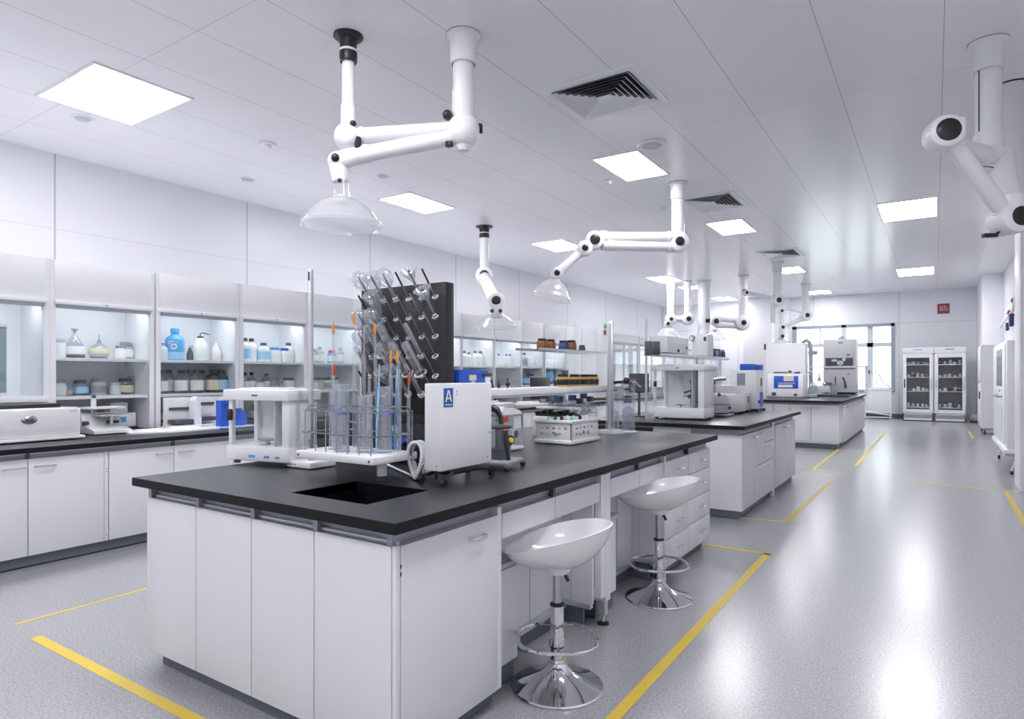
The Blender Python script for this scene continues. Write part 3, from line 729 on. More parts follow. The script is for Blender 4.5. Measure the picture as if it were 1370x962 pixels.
# ================================================================== EXTRACTION ARMS (ceiling mounted, jointed tubes with clear hoods)
def V3(*a): return Vector(a)
class Arm:
    def __init__(s, label, x, y, cat='extraction arm', name='extraction_arm'):
        s.o = Vector((x, y, CH)); s.t = thing(name, label, cat, s.o, 0, 'ceiling extraction arms')
    def part(s, b, name, par=None):
        o = b.build(name, par or s.t)
        me = o.data; off = s.o
        if par is None or par == s.t: me.transform(Matrix.Translation(-off))
        else: me.transform(Matrix.Translation(-off))
        return o
    def flange(s, p, r, black=False):
        p = Vector((p[0], p[1], CH))
        if black:
            b = MB('black'); T = Matrix.Translation(p)
            b.lathe([(r * 1.9, 0), (r * 1.9, -.012), (r * 1.75, -.02), (r * 1.2, -.035), (r * 1.05, -.09), (r * 1.05, -.11)], 'black', 24, T)
            b.lathe([(r * 1.12, -.108), (r * 1.12, -.125), (r * 1.08, -.126)], 'white', 24, T); b.lathe([(r * 1.14, -.126), (r * 1.14, -.19), (r, -.205)], 'black', 24, T)
            b.lathe([(r * .8, 0), (r * .8, -.15)], 'black', 24, T); s.part(b, 'ceiling_flange')
        else:
            b = MB('arm_white'); T = Matrix.Translation(p)
            b.lathe([(r * 1.45, 0), (r * 1.45, -.010), (r * 1.38, -.016), (r * 1.2, -.03), (r * 1.13, -.06), (r * 1.13, -.22), (r * 1.0, -.225)], 'arm_white', 28, T)
            b.lathe([(r * 1.5, -.001), (r * 1.5, -.004)], 'darkgrey', 28, T); s.part(b, 'ceiling_flange')
    def pipe(s, p0, p1, r, name='column', m='arm_white', seg=24):
        b = MB(m); b.cyl(p0, p1, r, None, m, seg); return s.part(b, name)
    def arm(s, p0, p1, r, name='arm_tube'):
        p0, p1 = Vector(p0), Vector(p1); d = (p1 - p0).normalized(); b = MB('arm_white')
        b.cyl(p0, p1, r, None, None, 24); ln = (p1 - p0).length
        for a in (p0 + d * ln * .06, p1 - d * ln * .14): b.cyl(a, a + d * ln * .08, r * 1.14, None, None, 24)
        return s.part(b, name)
    def joint(s, p, axis, r, w, knob=True, knob_m='black', name='joint', kr=.42):
        """a drum across the axis, rounded, with black end knobs"""
        p = Vector(p); a = Vector(axis).normalized(); b = MB('arm_white')
        b.disc_axis([(0, -w), (r * .72, -w), (r * .93, -w * .86), (r, -w * .6), (r, w * .6), (r * .93, w * .86), (r * .72, w), (0, w)], p, a, None, 28)
        j = s.part(b, name)
        if knob:
            for sg in (1, -1):
                k = MB(knob_m)
                k.disc_axis([(r * kr * 1.15, 0), (r * kr * 1.12, .008), (r * kr, .02), (r * kr * .55, .03), (0, .032)], p + a * sg * w * .98, a * sg, knob_m, 20)
                s.part(k, 'knob', j)
        return j
    def sleeve(s, p0, p1, r, m='clearhood'):
        b = MB(m); b.cyl(p0, p1, r, r * 1.04, m, 24, cap=False); return s.part(b, 'sleeve')
    def hood(s, p, R, hgt, tilt=None, m='hoodplastic', neck=.05):
        """bell hood hanging from p"""
        b = MB(m); T = Matrix.Translation(Vector(p))
        if tilt is not None: T = T @ Vector(tilt).to_track_quat('Z', 'Y').to_matrix().to_4x4()
        pr = [(neck, 0), (neck * 1.1, -hgt * .06), (R * .42, -hgt * .16), (R * .62, -hgt * .32), (R * .77, -hgt * .52), (R * .85, -hgt * .68), (R * .885, -hgt * .76), (R * .96, -hgt * .83), (R, -hgt * .92), (R * .985, -hgt), (R * .94, -hgt * .985), (R * .90, -hgt * .9)]
        b.lathe(pr, m, 48, T); h = s.part(b, 'hood')
        k = MB('midgrey'); k.lathe([(neck * .9, -.002), (neck * .9, -hgt * .22), (neck * .5, -hgt * .3), (0, -hgt * .3)], 'frost', 24, T); s.part(k, 'hood_nozzle', h)
        return h

# A1: the large double column arm over the near island
P1 = at_z(466, 48, CH); P2 = at_z(620, 47, CH)
A = Arm('large white extraction arm on two columns, nearest the camera above the black pegboard', P2.x, P2.y)
z1 = 3.11; z2 = 3.15
J1 = V3(P1.x, P1.y, z1); J2 = V3(P2.x, P2.y, z2)
A.flange(P1, .058, True); A.flange(P2, .088)
A.pipe((P1.x, P1.y, CH - .15), (J1.x, J1.y, z1 + .06), .047); A.pipe((P2.x, P2.y, CH - .1), (J2.x, J2.y, z2 + .05), .079)
A.pipe((P1.x, P1.y, z1 + .05), (P1.x, P1.y, z1 + .23), .056, 'column_socket'); A.pipe((P2.x, P2.y, z2 + .03), (P2.x, P2.y, z2 + .30), .086, 'column_socket')
b = MB('arm_white'); b.sph(J1, .105, sc=(1, 1, 1.0)); j = A.part(b, 'joint')
k = MB('black'); ax = V3(*RT); k.box(-.02, .02, -.02, .02, -.04, .04, bev=.006, T=Matrix.Translation(J1 + ax * .085 - FW * .05 + V3(0, 0, -.06))); A.part(k, 'knob', j); k = MB('black'); k.sph(J1 + ax * .05 - FW * .06 + V3(0, 0, .075), .026); A.part(k, 'knob', j)
b = MB('arm_white'); b.sph(J2, .125, sc=(1, 1, 1.05)); b.cyl(J2 - V3(0, 0, .10), J2 - V3(0, 0, .15), .07, .04, None, 20); j = A.part(b, 'joint')
k = MB('black'); k.sph(J2 - RT * .115 - FW * .05 + V3(0, 0, .10), .038); A.part(k, 'knob', j); k = MB('black'); k.box(-.025, .025, -.02, .02, -.02, .02, bev=.005, T=Matrix.Translation(J2 - RT * .10 - FW * .06 - V3(0, 0, .12))); A.part(k, 'knob', j); k = MB('black'); k.box(-.012, .012, -.02, .02, -.035, .035, bev=.005, T=Matrix.Translation(J2 + RT * .125 + V3(0, 0, .02))); A.part(k, 'knob', j)
A.arm(J1 + V3(0, 0, .005), J2 + V3(0, 0, .02), .055)
E1 = at_d(452, 216, (P1 - V3(0, 0, 0)).dot(FW) - .0)
A.arm(J2 + V3(0, 0, -.03), E1 + RT * .12 + V3(0, 0, .04), .060, 'forearm_tube')
b = MB('arm_white'); b.sph(E1 + V3(0, 0, .0), .075); b.cyl(E1 + V3(0, 0, 0), E1 + RT * .16 + V3(0, 0, .05), .072, .066, None, 24); b.cyl(E1, E1 - V3(-.01, -.01, .15), .072, .056, None, 24); j = A.part(b, 'elbow')
k = MB('black'); k.sph(E1 - FW * .07 + V3(0, 0, .005), .032); A.part(k, 'knob', j)
Hn = at_d(457, 262, E1.dot(FW) + .0)
A.sleeve((Hn.x, Hn.y, E1.z - .14), (Hn.x, Hn.y, Hn.z - .01), .056)
k = MB('black'); k.sph((Hn.x - FW.x * .056, Hn.y - FW.y * .056, Hn.z + .10), .016); A.part(k, 'hood_screw')
A.hood((Hn.x, Hn.y, Hn.z), .302, .235, neck=.056)

# A2: long folded arm over the aisle side of the second island
P = at_z(907, 245, CH); A = Arm('long folded white extraction arm with a tilted clear hood, over the middle of the room', P.x, P.y)
d0 = P.dot(FW)
J = V3(P.x, P.y, 3.08); A.flange(P, .085); A.pipe((P.x, P.y, CH - .1), (P.x, P.y, 3.08), .083)
A.joint(J, FW, .135, .10, kr=.4)
EL = at_d(795, 322, d0 - .2); 
A.arm(J + V3(0, 0, .06), EL + V3(0, 0, .04), .075); A.arm(J - V3(0, 0, .06), EL - V3(0, 0, .06) + RT * .1, .068, 'arm_tube')
A.joint(EL, FW, .12, .09, kr=.5); E2 = at_d(782, 333, d0 - .25); A.joint(E2, FW, .10, .09, kr=.38)
HT = at_d(745, 366, d0 - .35); A.arm(E2, HT, .055, 'forearm_tube'); A.joint(HT, FW, .075, .06, kr=.45)
H = at_d(743, 373, d0 - .35); A.hood(H, .26, .26, tilt=V3(RT.x * .22, RT.y * .22, 1), m='hoodwhite', neck=.06)

# A3: black flanged arm close to the left wall
P = at_z(648, 303, CH); d0 = P.dot(FW); A = Arm('white extraction arm with a black ceiling flange, hanging by the left wall', P.x, P.y)
A.flange(P, .078, True); J = V3(P.x, P.y, 3.02); A.pipe((P.x, P.y, CH - .15), J, .08)
A.joint(J, FW, .15, .11, kr=.5)
E3 = at_d(664, 403, d0 - 1.7); A.arm(J, E3, .075); A.arm(J - RT * .07, E3 - RT * .06, .05)
A.joint(E3, FW, .12, .09, kr=.5); b = MB('arm_white'); b.cyl(E3, E3 - V3(0, 0, .2), .11, .10, None, 24); A.part(b, 'hood_neck')
for sg in (-1, 1): k = MB('black'); k.sph(E3 - FW * .10 + RT * .06 * sg - V3(0, 0, .15), .028); A.part(k, 'hood_screw')
A.hood(E3 - V3(0, 0, .18), .32, .22, m='clearhood', neck=.10)

# A4: big arm in the right foreground
P = at_z(1322, 57, CH); d0 = P.dot(FW); A = Arm('big white jointed arm hanging at the upper right, nearest the right wall', P.x, P.y)
A.flange(P, .092); A.pipe((P.x, P.y, CH - .1), (P.x, P.y, 3.12), .088)
b = MB('black'); b.box(-.004, .004, -.006, .002, 3.18, 3.80, T=Matrix.Translation((P.x - RT.x * .085 - FW.x * .02, P.y - RT.y * .085 - FW.y * .02, 0))); A.part(b, 'column_seam')
S = at_d(1322, 205, d0); b = MB('arm_white'); b.cyl((P.x, P.y, 3.16), (P.x, P.y, 3.02), .102, .102, None, 28); b.sph(V3(P.x, P.y, 3.0), .115, sc=(1, 1, 1.15)); b.lathe([(.10, 0), (.10, -.03), (.07, -.05), (0, -.05)], None, 24, Matrix.Translation((P.x, P.y, 2.91)) @ Matrix.Rotation(.3, 4, 'Y')); A.part(b, 'column_elbow')
b = MB('black'); b.lathe([(.103, -.002), (.104, -.008), (.09, -.012)], None, 24, Matrix.Translation((P.x, P.y, 2.895)) @ Matrix.Rotation(.3, 4, 'Y')); A.part(b, 'elbow_ring')
JL = at_d(1262, 180, d0 - .42); JR = at_d(1350, 293, d0 - .25)
A.arm(V3(P.x, P.y, 2.98) - FW * .05, JL + FW * .1, .062)
A.arm(JL - FW * .02, JR, .060, 'forearm_tube')
A.arm(V3(P.x, P.y, 3.02) + RT * .09, JR + V3(0, 0, .06), .085, 'strut_tube')
def bigjoint(p, ax):
    b = MB('arm_white'); a = Vector(ax).normalized(); r = .118; w = .10
    b.disc_axis([(0, -w), (r * .7, -w), (r * .92, -w * .86), (r, -w * .5), (r, w * .5), (r * .92, w * .86), (r * .74, w), (0, w)], p, a, None, 32)
    return A.part(b, 'joint')
j = bigjoint(JL, -FW * .95 - RT * .25); k = MB('black'); k.disc_axis([(.078, 0), (.076, .006), (.06, .016), (.03, .021), (0, .022)], JL + (-FW * .95 - RT * .25).normalized() * .099, -FW * .95 - RT * .25, None, 28); A.part(k, 'knob', j)
b = MB('arm_white'); b.box(-.09, .11, -.10, .10, -.09, .11, bev=.03, T=Matrix.Translation(JL + RT * .07 + FW * .06)); A.part(b, 'joint_cover')
j = bigjoint(JR, -FW); k = MB('black'); k.disc_axis([(.07, 0), (.068, .006), (.054, .016), (.03, .021), (0, .022)], JR - FW * .099 + RT * .015, -FW, None, 28); A.part(k, 'knob', j)
b = MB('arm_white'); b.cyl(JR + V3(0, 0, .0), JR + V3(0, 0, .16), .11, .098, None, 28); A.part(b, 'joint_collar')
k = MB('black'); k.box(-.05, .05, -.02, .02, -.014, .014, bev=.005, T=Matrix.Translation(JR - RT * .14 - V3(0, 0, .12)) @ Matrix.Rotation(YAW, 4, 'Z')); k.tube([JR - RT * .12 - V3(0, 0, .12), JR - V3(0, 0, .06)], .008, None, 8); A.part(k, 'lever')
# second column just behind it
P = at_z(1354, 113, CH); A = Arm('plain white ceiling column right behind the big arm at the right edge', P.x, P.y, 'ceiling column', 'ceiling_column')
A.pipe((P.x, P.y, CH), (P.x, P.y, CH - .12), .112, 'socket'); A.pipe((P.x, P.y, CH - .1), (P.x, P.y, 2.62), .105)
b = MB('black'); b.lathe([(.12, 0), (.12, -.008), (.11, -.010)], None, 28, Matrix.Translation((P.x, P.y, CH))); A.part(b, 'ceiling_flange')
b = MB('arm_white'); b.sph((P.x, P.y, 2.62), .107, sc=(1, 1, .6)); A.part(b, 'end_cap')

# A5: far pair of columns with a conical hood
Pa = at_z(897, 388, CH); Pb = at_z(920, 376, CH); dd = Pb.dot(FW)
Pa = at_d(897, 389, dd); Pa.z = CH
A = Arm('distant white extraction arm on two columns with a conical hood, far left', Pb.x, Pb.y)
for p, r in ((Pa, .115), (Pb, .11)): A.flange(p, r * .8); A.pipe((p.x, p.y, CH), (p.x, p.y, 2.85), r * .8)
ja = at_d(897, 427, dd); jb = at_d(920, 427, dd)
A.joint(ja, FW, .15, .1, kr=.3); A.joint(jb, FW, .17, .12, kr=.35); A.arm(ja, jb, .08); h0 = at_d(893, 433, dd)
A.joint(h0, FW, .10, .08, kr=.4)
A.hood(h0 - V3(0, 0, .08), .34, .32, m='hoodplastic', neck=.06)
# A6: single straight column
P = at_z(942, 376, CH); A = Arm('distant white vertical service column, just right of the distant conical hood', P.x, P.y, 'ceiling column', 'ceiling_column')
A.flange(P, .15); zb = at_d(942, 447, P.dot(FW)).z; A.pipe((P.x, P.y, CH), (P.x, P.y, zb), .155)
b = MB('arm_white'); b.lathe([(.155, 0), (.17, -.05), (.19, -.2), (.19, -.35), (.12, -.36)], None, 24, Matrix.Translation((P.x, P.y, zb + .1))); A.part(b, 'end_socket')
k = MB('black'); v = at_d(945, 429, P.dot(FW) - .16); k.cyl(v - RT * .02, v + RT * .28, .05, None, None, 12); A.part(k, 'knob')
# A7: cranked arm with an offset drop
d7 = 16.4
q = lambda x, y: at_d(x, y, d7)
pa, pb = q(993, 432), q(995, 391)
top = V3(*q(1040, 398)); pc = at_z(1040, 351, CH); 
A = Arm('distant cranked white extraction arm with a dropped double forearm, right of the columns', pb.x, pb.y)
A.pipe(V3(pb.x, pb.y, CH), pb, .09); A.pipe(pb, pa, .11); A.joint(pb, FW, .10, .08, kr=.6); A.joint(pa, FW, .20, .12, kr=.3)
e = q(957, 430); A.arm(pa + V3(0, 0, .06), e + V3(0, 0, .06), .07); A.arm(pa - V3(0, 0, .08), e - V3(0, 0, .10), .07); A.joint(e, FW, .12, .09, kr=.5)
A.flange(pb, .1)
A.hood(q(956, 440), .30, .28, m='clearhood', neck=.06)
# A8: arm reaching left from a column below the third vent
P = at_z(1040, 351, CH); d8 = P.dot(FW); q = lambda x, y: at_d(x, y, d8)
A = Arm('distant white arm with a thin sideways boom, under the farthest air vent', P.x, P.y)
A.flange(P, .10); J = q(1040, 402); A.pipe((P.x, P.y, CH), J, .095); A.joint(J, FW, .13, .1, kr=.4)
A.arm(q(998, 392), q(1037, 398), .045); A.joint(q(998, 392), FW, .07, .06, kr=.4)
b = MB('arm_white'); b.cyl(q(1034, 405), q(1034, 432), .05, None, None, 16); A.part(b, 'drop_tube')
# A9: arm over the third island with a wide hood
P = at_z(1078, 380, CH); d9 = P.dot(FW); q = lambda x, y: at_d(x, y, d9)
A = Arm('distant white extraction arm with a slim folded forearm, in front of the window', P.x, P.y)
A.flange(P, .10); J = q(1078, 422); A.pipe((P.x, P.y, CH), J, .10); A.joint(J, FW, .16, .12, kr=.35)
E = q(1045, 416); A.arm(J + V3(0, 0, .06), q(1055, 413), .04); A.arm(q(1055, 413), E, .04); A.joint(E, FW, .09, .07, kr=.4)
A.arm(J - V3(0, 0, .06), q(1050, 436), .06, 'forearm_tube'); E2 = q(1046, 438); A.pipe(E, E2, .05, 'drop_tube'); A.joint(E2, FW, .09, .08, kr=.5)
b = MB('arm_white'); b.cyl(E2, q(1045, 452), .10, .08, None, 16); A.part(b, 'hood_neck')
k = MB('black'); k.sph(q(1045, 450) - FW * .1, .05); A.part(k, 'hood_screw')
A.hood(q(1045, 451), .32, .28, m='clearhood', neck=.08)
# ================================================================== BOTTLES AND JARS
def shape_bottle(kind, r, h):
    """returns list of (part name, MB) built from z = 0"""
    P = []
    if kind == 'bottle':       # shouldered bottle
        b = MB(); b.lathe([(0, 0), (r * .92, 0), (r, .005), (r, h * .62), (r * .9, h * .70), (r * .42, h * .80), (r * .38, h * .86), (0, h * .86)], None, 16); P.append(('body', b))
        c = MB(); c.lathe([(r * .46, h * .85), (r * .48, h * .88), (r * .46, h * .99), (0, h)], None, 14); P.append(('cap', c))
        l = MB(); l.lathe([(r * 1.015, h * .12), (r * 1.02, h * .13), (r * 1.02, h * .54), (r * 1.015, h * .55)], None, 16); P.append(('label', l))
    elif kind == 'jar':        # wide jar with a broad lid
        b = MB(); b.lathe([(0, 0), (r * .94, 0), (r, .004), (r, h * .68), (r * .86, h * .78), (r * .74, h * .80), (0, h * .80)], None, 16); P.append(('body', b))
        c = MB(); c.lathe([(r * .80, h * .78), (r * .82, h * .80), (r * .82, h * .97), (r * .7, h), (0, h)], None, 16); P.append(('cap', c))
        l = MB(); l.lathe([(r * 1.015, h * .14), (r * 1.02, h * .15), (r * 1.02, h * .56), (r * 1.015, h * .57)], None, 16); P.append(('label', l))
    elif kind == 'flask':      # round or conical flask with stopper
        b = MB(); b.lathe([(0, 0), (r * .95, 0), (r, .008), (r, h * .32), (r * .86, h * .45), (r * .5, h * .64), (r * .2, h * .78), (r * .15, h * .84), (r * .20, h * .86)], None, 18); P.append(('body', b))
        c = MB(); c.lathe([(r * .13, h * .84), (r * .14, h * .90), (r * .34, h * .93), (r * .38, h * .97), (r * .2, h), (0, h)], None, 14); P.append(('stopper', c))
        l = MB(); l.lathe([(0, .004), (r * .9, .004), (r * .965, .012), (r * .965, h * .12), (0, h * .12)], None, 16); P.append(('liquid', l))
        d = MB(); d.lathe([(r * 1.012, h * .15), (r * 1.016, h * .16), (r * 1.016, h * .33), (r * .96, h * .40)], None, 16); P.append(('label', d))
    elif kind == 'round':      # globe flask
        b = MB(); b.lathe([(0, 0), (r * .72, 0), (r * .9, h * .10), (r, h * .25), (r * .96, h * .36), (r * .75, h * .52), (r * .35, h * .64), (r * .17, h * .70), (r * .15, h * .80)], None, 18); P.append(('body', b))
        c = MB(); c.lathe([(r * .12, h * .66), (r * .20, h * .70), (r * .16, h * .78), (r * .07, h * .84), (r * .06, h), (0, h)], None, 12); P.append(('stopper', c))
        l = MB(); l.lathe([(0, .004), (r * .68, .006), (r * .84, h * .09), (0, h * .09)], None, 16); P.append(('liquid', l))
        d = MB(); d.lathe([(r * .985, h * .18), (r * 1.012, h * .25), (r * .99, h * .36), (r * .9, h * .44)], None, 16); P.append(('label', d))
    elif kind == 'wash':       # squeeze wash bottle, cone shoulders and curved spout
        b = MB(); b.lathe([(0, 0), (r * .95, 0), (r, .006), (r, h * .45), (r * .9, h * .55), (r * .4, h * .78), (r * .32, h * .82), (0, h * .82)], None, 16); P.append(('body', b))
        c = MB(); c.lathe([(r * .36, h * .81), (r * .36, h * .87), (0, h * .88)], None, 12); c.tube([(0, 0, h * .86), (0, 0, h * .96), (r * .2, r * .1, h * 1.0), (r * .9, r * .5, h * .95)], r * .07, None, 6); P.append(('spout_cap', c))
        d = MB(); d.lathe([(r * 1.012, h * .14), (r * 1.016, h * .15), (r * 1.016, h * .38), (r * 1.01, h * .39)], None, 16); P.append(('label', d))
    elif kind == 'beaker':
        b = MB(); b.lathe([(0, 0), (r * .95, 0), (r, .006), (r, h * .95), (r * 1.06, h)], None, 16); P.append(('body', b))
        l = MB(); l.lathe([(0, .004), (r * .95, .004), (r * .95, h * .5), (0, h * .5)], None, 14); P.append(('liquid', l))
    return P
_proto = {}
BOTTLES = []
def bottle(kind, r, h, mats, p, label, cat='bottle', group=None, name=None, rz=0.):
    """mats: dict part -> material (None leaves the part out)"""
    key = (kind, round(r, 4), round(h, 4), tuple(sorted((k, v) for k, v in mats.items() if v)))
    name = name or {'bottle': 'reagent_bottle', 'jar': 'reagent_jar', 'flask': 'stoppered_flask', 'round': 'round_flask', 'wash': 'wash_bottle', 'beaker': 'glass_beaker'}[kind]
    if key in _proto:
        o = dup(_proto[key], p, rz, label, group); o['category'] = cat; return o
    t = thing(name, label, cat, p, rz, group)
    for pn, b in shape_bottle(kind, r, h):
        m = mats.get(pn)
        if not m: b.bm.free(); continue
        b.mats = [m]; b.build(pn, t)
    _proto[key] = t
    return t
WP = dict(body='white', cap='white', label='paper')
CLB = dict(body='jarglass', cap='black', label='paper')
CLG = dict(body='jarglass', cap='midgrey', label='paper')
BLK = dict(body='black', cap='black', label='paper')
def shelf_row(cab, shelf, items, depth=.16):
    """items: (fraction across the opening, kind, r, h, mats, description)"""
    ya, yb = CABS[cab]; z = {'upper': 1.466, 'lower': 1.138, 'bottom': LZ}[shelf]
    n = len(items)
    def pix(y_): v = Vector((CX, y_, 0)); return CXP + FPX * v.dot(RT) / v.dot(FW)
    pa, pb = pix(ya), pix(yb)
    items = sorted(items, key=lambda q: q[0])
    cw = CN[cab]
    for k, it in enumerate(items):
        fr, kind, r, h, mats, desc = it[:6]
        pos = 'leftmost' if k == 0 else ('rightmost' if k == n - 1 and n > 2 else ORD[k] + ' from left')
        where = f'{shelf} shelf of {cw} glass cabinet'
        lab = f'{desc}, {pos}, {where}'
        dd = it[6] if len(it) > 6 else depth
        yy = min(max(at_x(pa + fr * (pb - pa), 480, CX - dd).y, ya + r + .004), yb - r - .004)
        bottle(kind, r, h, mats, (CX - dd, yy, z), lab, 'flask' if kind in ('flask', 'round') else 'jar' if kind in ('jar', 'beaker') else 'bottle', f'glassware on the {shelf} shelf of the {cw} cabinet', rz=random.uniform(-1, 1))
g = dict
CLR = g(body='jarglass', stopper='midgrey', liquid='darkgrey', label='paper')
shelf_row(1, 'upper', [
    (.02, 'jar', .06, .17, g(body='frost', cap='midgrey', label=None), 'pale jar'),
    (.20, 'flask', .078, .27, g(body='jarglass', stopper='midgrey', liquid='darkgrey', label='paper'), 'conical flask with stopper'),
    (.46, 'round', .085, .22, g(body='jarglass', stopper='grey', liquid='grey', label='cream'), 'globe shaped flask'),
    (.70, 'jar', .058, .13, g(body='frost', cap='grey', label='paper'), 'squat pale jar'),
    (.86, 'jar', .062, .165, g(body='jarglass', cap='grey', label='paper'), 'pale jar with grey lid'),
    (.97, 'jar', .05, .12, g(body='frost', cap='white', label=None), 'white jar')], .30)
shelf_row(1, 'lower', [
    (.02, 'jar', .06, .14, g(body='frost', cap='grey', label='paper'), 'pale jar'),
    (.13, 'beaker', .042, .10, g(body='jarglass', liquid='cream'), 'beaker with yellowish contents'),
    (.26, 'jar', .062, .135, g(body='jarglass', cap='navy', label='lightblue'), 'jar with blue lid'),
    (.45, 'jar', .066, .15, g(body='midgrey', cap='grey', label='grey'), 'grey jar'),
    (.63, 'jar', .05, .11, g(body='frost', cap='frost', label=None), 'small pale jar'),
    (.76, 'jar', .066, .15, g(body='jarglass', cap='darkgrey', label='cream'), 'jar with dark lid'),
    (.89, 'beaker', .05, .12, g(body='jarglass', liquid='frost'), 'clear beaker'),
    (.97, 'wash', .040, .17, g(body='jarglass', spout_cap='black', label='cream'), 'small pump bottle')], .30)
shelf_row(2, 'upper', [
    (.04, 'bottle', .04, .17, g(body='frost', cap='grey', label=None), 'pale narrow bottle'),
    (.19, 'bottle', .088, .32, g(body='skyblue', cap='skyblue', label=None), 'large blue canister'),
    (.39, 'wash', .030, .15, g(body='darkgrey', spout_cap='black', label=None), 'small dark bottle'),
    (.53, 'wash', .085, .29, g(body='white', spout_cap='black', label='paper'), 'white squeeze bottle'),
    (.73, 'jar', .045, .12, g(body='frost', cap='darkgrey', label='paper'), 'small jar'),
    (.93, 'wash', .052, .22, g(body='white', spout_cap='white', label='paper'), 'white spray bottle')], .26)
# mark and pale band on the blue canister
bc = [o for o in bpy.data.objects if o.get('label', '').startswith('large blue canister')][0]
b = MB('paper'); b.lathe([(.0885, .075), (.0892, .08), (.0892, .015), (.0885, .012)], 'lightblue', 24); b.build('lower_band', bc)
a0 = math.atan2(-1.0, 5.6) + .35
for k in range(10):
    pass
b = MB('paper')
for k in range(14):
    a = 2 * PI * k / 14; a2 = 2 * PI * (k + 1) / 14
    def pr_(a_, rr): 
        u = rr * math.cos(a_); z = .135 + rr * math.sin(a_); th = -.30 + u / .0895
        return (.0897 * math.cos(th), .0897 * math.sin(th), z)
    b.quad(pr_(a, .016), pr_(a2, .016), pr_(a2, .030), pr_(a, .030))
def arc_(u0, u1, z0, z1):
    n = 5
    for i in range(n):
        ua = u0 + (u1 - u0) * i / n; ub = u0 + (u1 - u0) * (i + 1) / n
        f = lambda u, z: (.0897 * math.cos(-.30 + u / .0895), .0897 * math.sin(-.30 + u / .0895), z)
        b.quad(f(ua, z0), f(ub, z0), f(ub, z1), f(ua, z1))
arc_(-.055, -.005, .176, .186); arc_(-.05, -.03, .160, .168)
b.build('printed_mark', bc); bc.rotation_euler = (0, 0, -.30)
shelf_row(2, 'lower', [
    (.02, 'bottle', .052, .225, CLB, 'clear bottle with black cap', .14), (.11, 'bottle', .056, .235, CLB, 'clear bottle with black cap', .28),
    (.27, 'bottle', .062, .235, CLB, 'clear bottle with black cap', .14), (.34, 'bottle', .056, .235, CLB, 'clear bottle with black cap', .28),
    (.48, 'bottle', .066, .235, g(body='jarglass', cap='black', label='paper'), 'clear bottle with red marked label', .14), (.55, 'bottle', .056, .235, CLB, 'clear bottle with black cap', .28),
    (.70, 'bottle', .070, .24, g(body='black', cap='black', label='cream'), 'black bottle with yellow label', .14), (.80, 'bottle', .060, .24, BLK, 'black bottle', .28),
    (.84, 'bottle', .066, .24, g(body='black', cap='black', label='lightblue'), 'black bottle with blue label', .14), (.93, 'bottle', .060, .24, BLK, 'black bottle', .28),
    (.985, 'bottle', .060, .24, g(body='black', cap='black', label='paper'), 'black bottle with pale label', .15)])
LB = g(body='white', cap='navy', label='paper'); LBB = g(body='white', cap='darkgrey', label='lightblue')
shelf_row(3, 'upper', [
    (.02, 'bottle', .055, .26, LBB, 'white bottle', .2), (.13, 'bottle', .055, .26, g(body='white', cap='black', label='paper'), 'white bottle with black cap', .24),
    (.33, 'bottle', .070, .215, g(body='white', cap='navy', label='lightblue'), 'white bottle with blue label', .2), (.51, 'jar', .068, .17, g(body='white', cap='skyblue', label='paper'), 'white jar with blue lid', .2),
    (.68, 'jar', .062, .165, g(body='white', cap='blue', label='paper'), 'white jar with blue lid', .2), (.86, 'bottle', .062, .23, g(body='white', cap='darkgrey', label='paper'), 'tall white bottle with dark cap', .2)], .2)
shelf_row(3, 'lower', [
    (.02, 'bottle', .045, .21, CLB, 'clear bottle', .2), (.13, 'bottle', .045, .21, CLB, 'clear bottle', .22), (.27, 'jar', .05, .10, g(body='frost', cap='white', label=None), 'low white jar', .16),
    (.38, 'bottle', .05, .20, CLB, 'clear bottle with black cap', .26), (.50, 'beaker', .05, .13, g(body='jarglass', liquid='frost'), 'beaker', .16), (.62, 'beaker', .05, .14, g(body='jarglass', liquid='frost'), 'clear beaker', .24),
    (.73, 'jar', .06, .15, g(body='frost', cap='navy', label=None), 'pale jar with dark blue lid', .18), (.88, 'jar', .058, .15, g(body='frost', cap='darkgrey', label='paper'), 'pale jar with dark lid', .18), (.97, 'jar', .045, .13, g(body='frost', cap='black', label=None), 'small pale jar', .26)])
shelf_row(4, 'upper', [(.06, 'jar', .055, .17, CLG, 'clear jar'), (.18, 'bottle', .05, .2, CLG, 'clear bottle'), (.42, 'jar', .05, .16, g(body='skyblue', cap='red', label='paper'), 'blue jar with red lid'), (.60, 'bottle', .05, .2, CLG, 'clear bottle')], .2)
shelf_row(4, 'lower', [(.05, 'jar', .055, .15, g(body='midgrey', cap='darkgrey', label='paper'), 'grey jar'), (.18, 'jar', .055, .15, g(body='midgrey', cap='darkgrey', label=None), 'grey jar'), (.33, 'jar', .055, .15, g(body='frost', cap='black', label='grey'), 'pale jar with black lid'), (.48, 'jar', .055, .15, g(body='midgrey', cap='black', label=None), 'grey jar with black lid')], .2)
shelf_row(7, 'upper', [(.05, 'bottle', .05, .24, g(body='white', cap='darkgrey', label='paper'), 'white bottle'), (.20, 'bottle', .05, .22, g(body='frost', cap='darkgrey', label='paper'), 'pale bottle'), (.40, 'bottle', .052, .25, g(body='white', cap='navy', label='paper'), 'white bottle'), (.57, 'bottle', .052, .25, g(body='white', cap='navy', label='paper'), 'white bottle'), (.71, 'bottle', .045, .23, g(body='frost', cap='midgrey', label='paper'), 'pale bottle')], .2)
shelf_row(7, 'lower', [(.07, 'jar', .06, .20, g(body='frost', cap='cream', label='paper'), 'pale jar with tan lid'), (.38, 'jar', .055, .22, g(body='frost', cap='darkgrey', label='paper'), 'pale jar with dark lid'), (.52, 'jar', .055, .2, g(body='frost', cap='grey', label='paper'), 'pale jar')], .2)
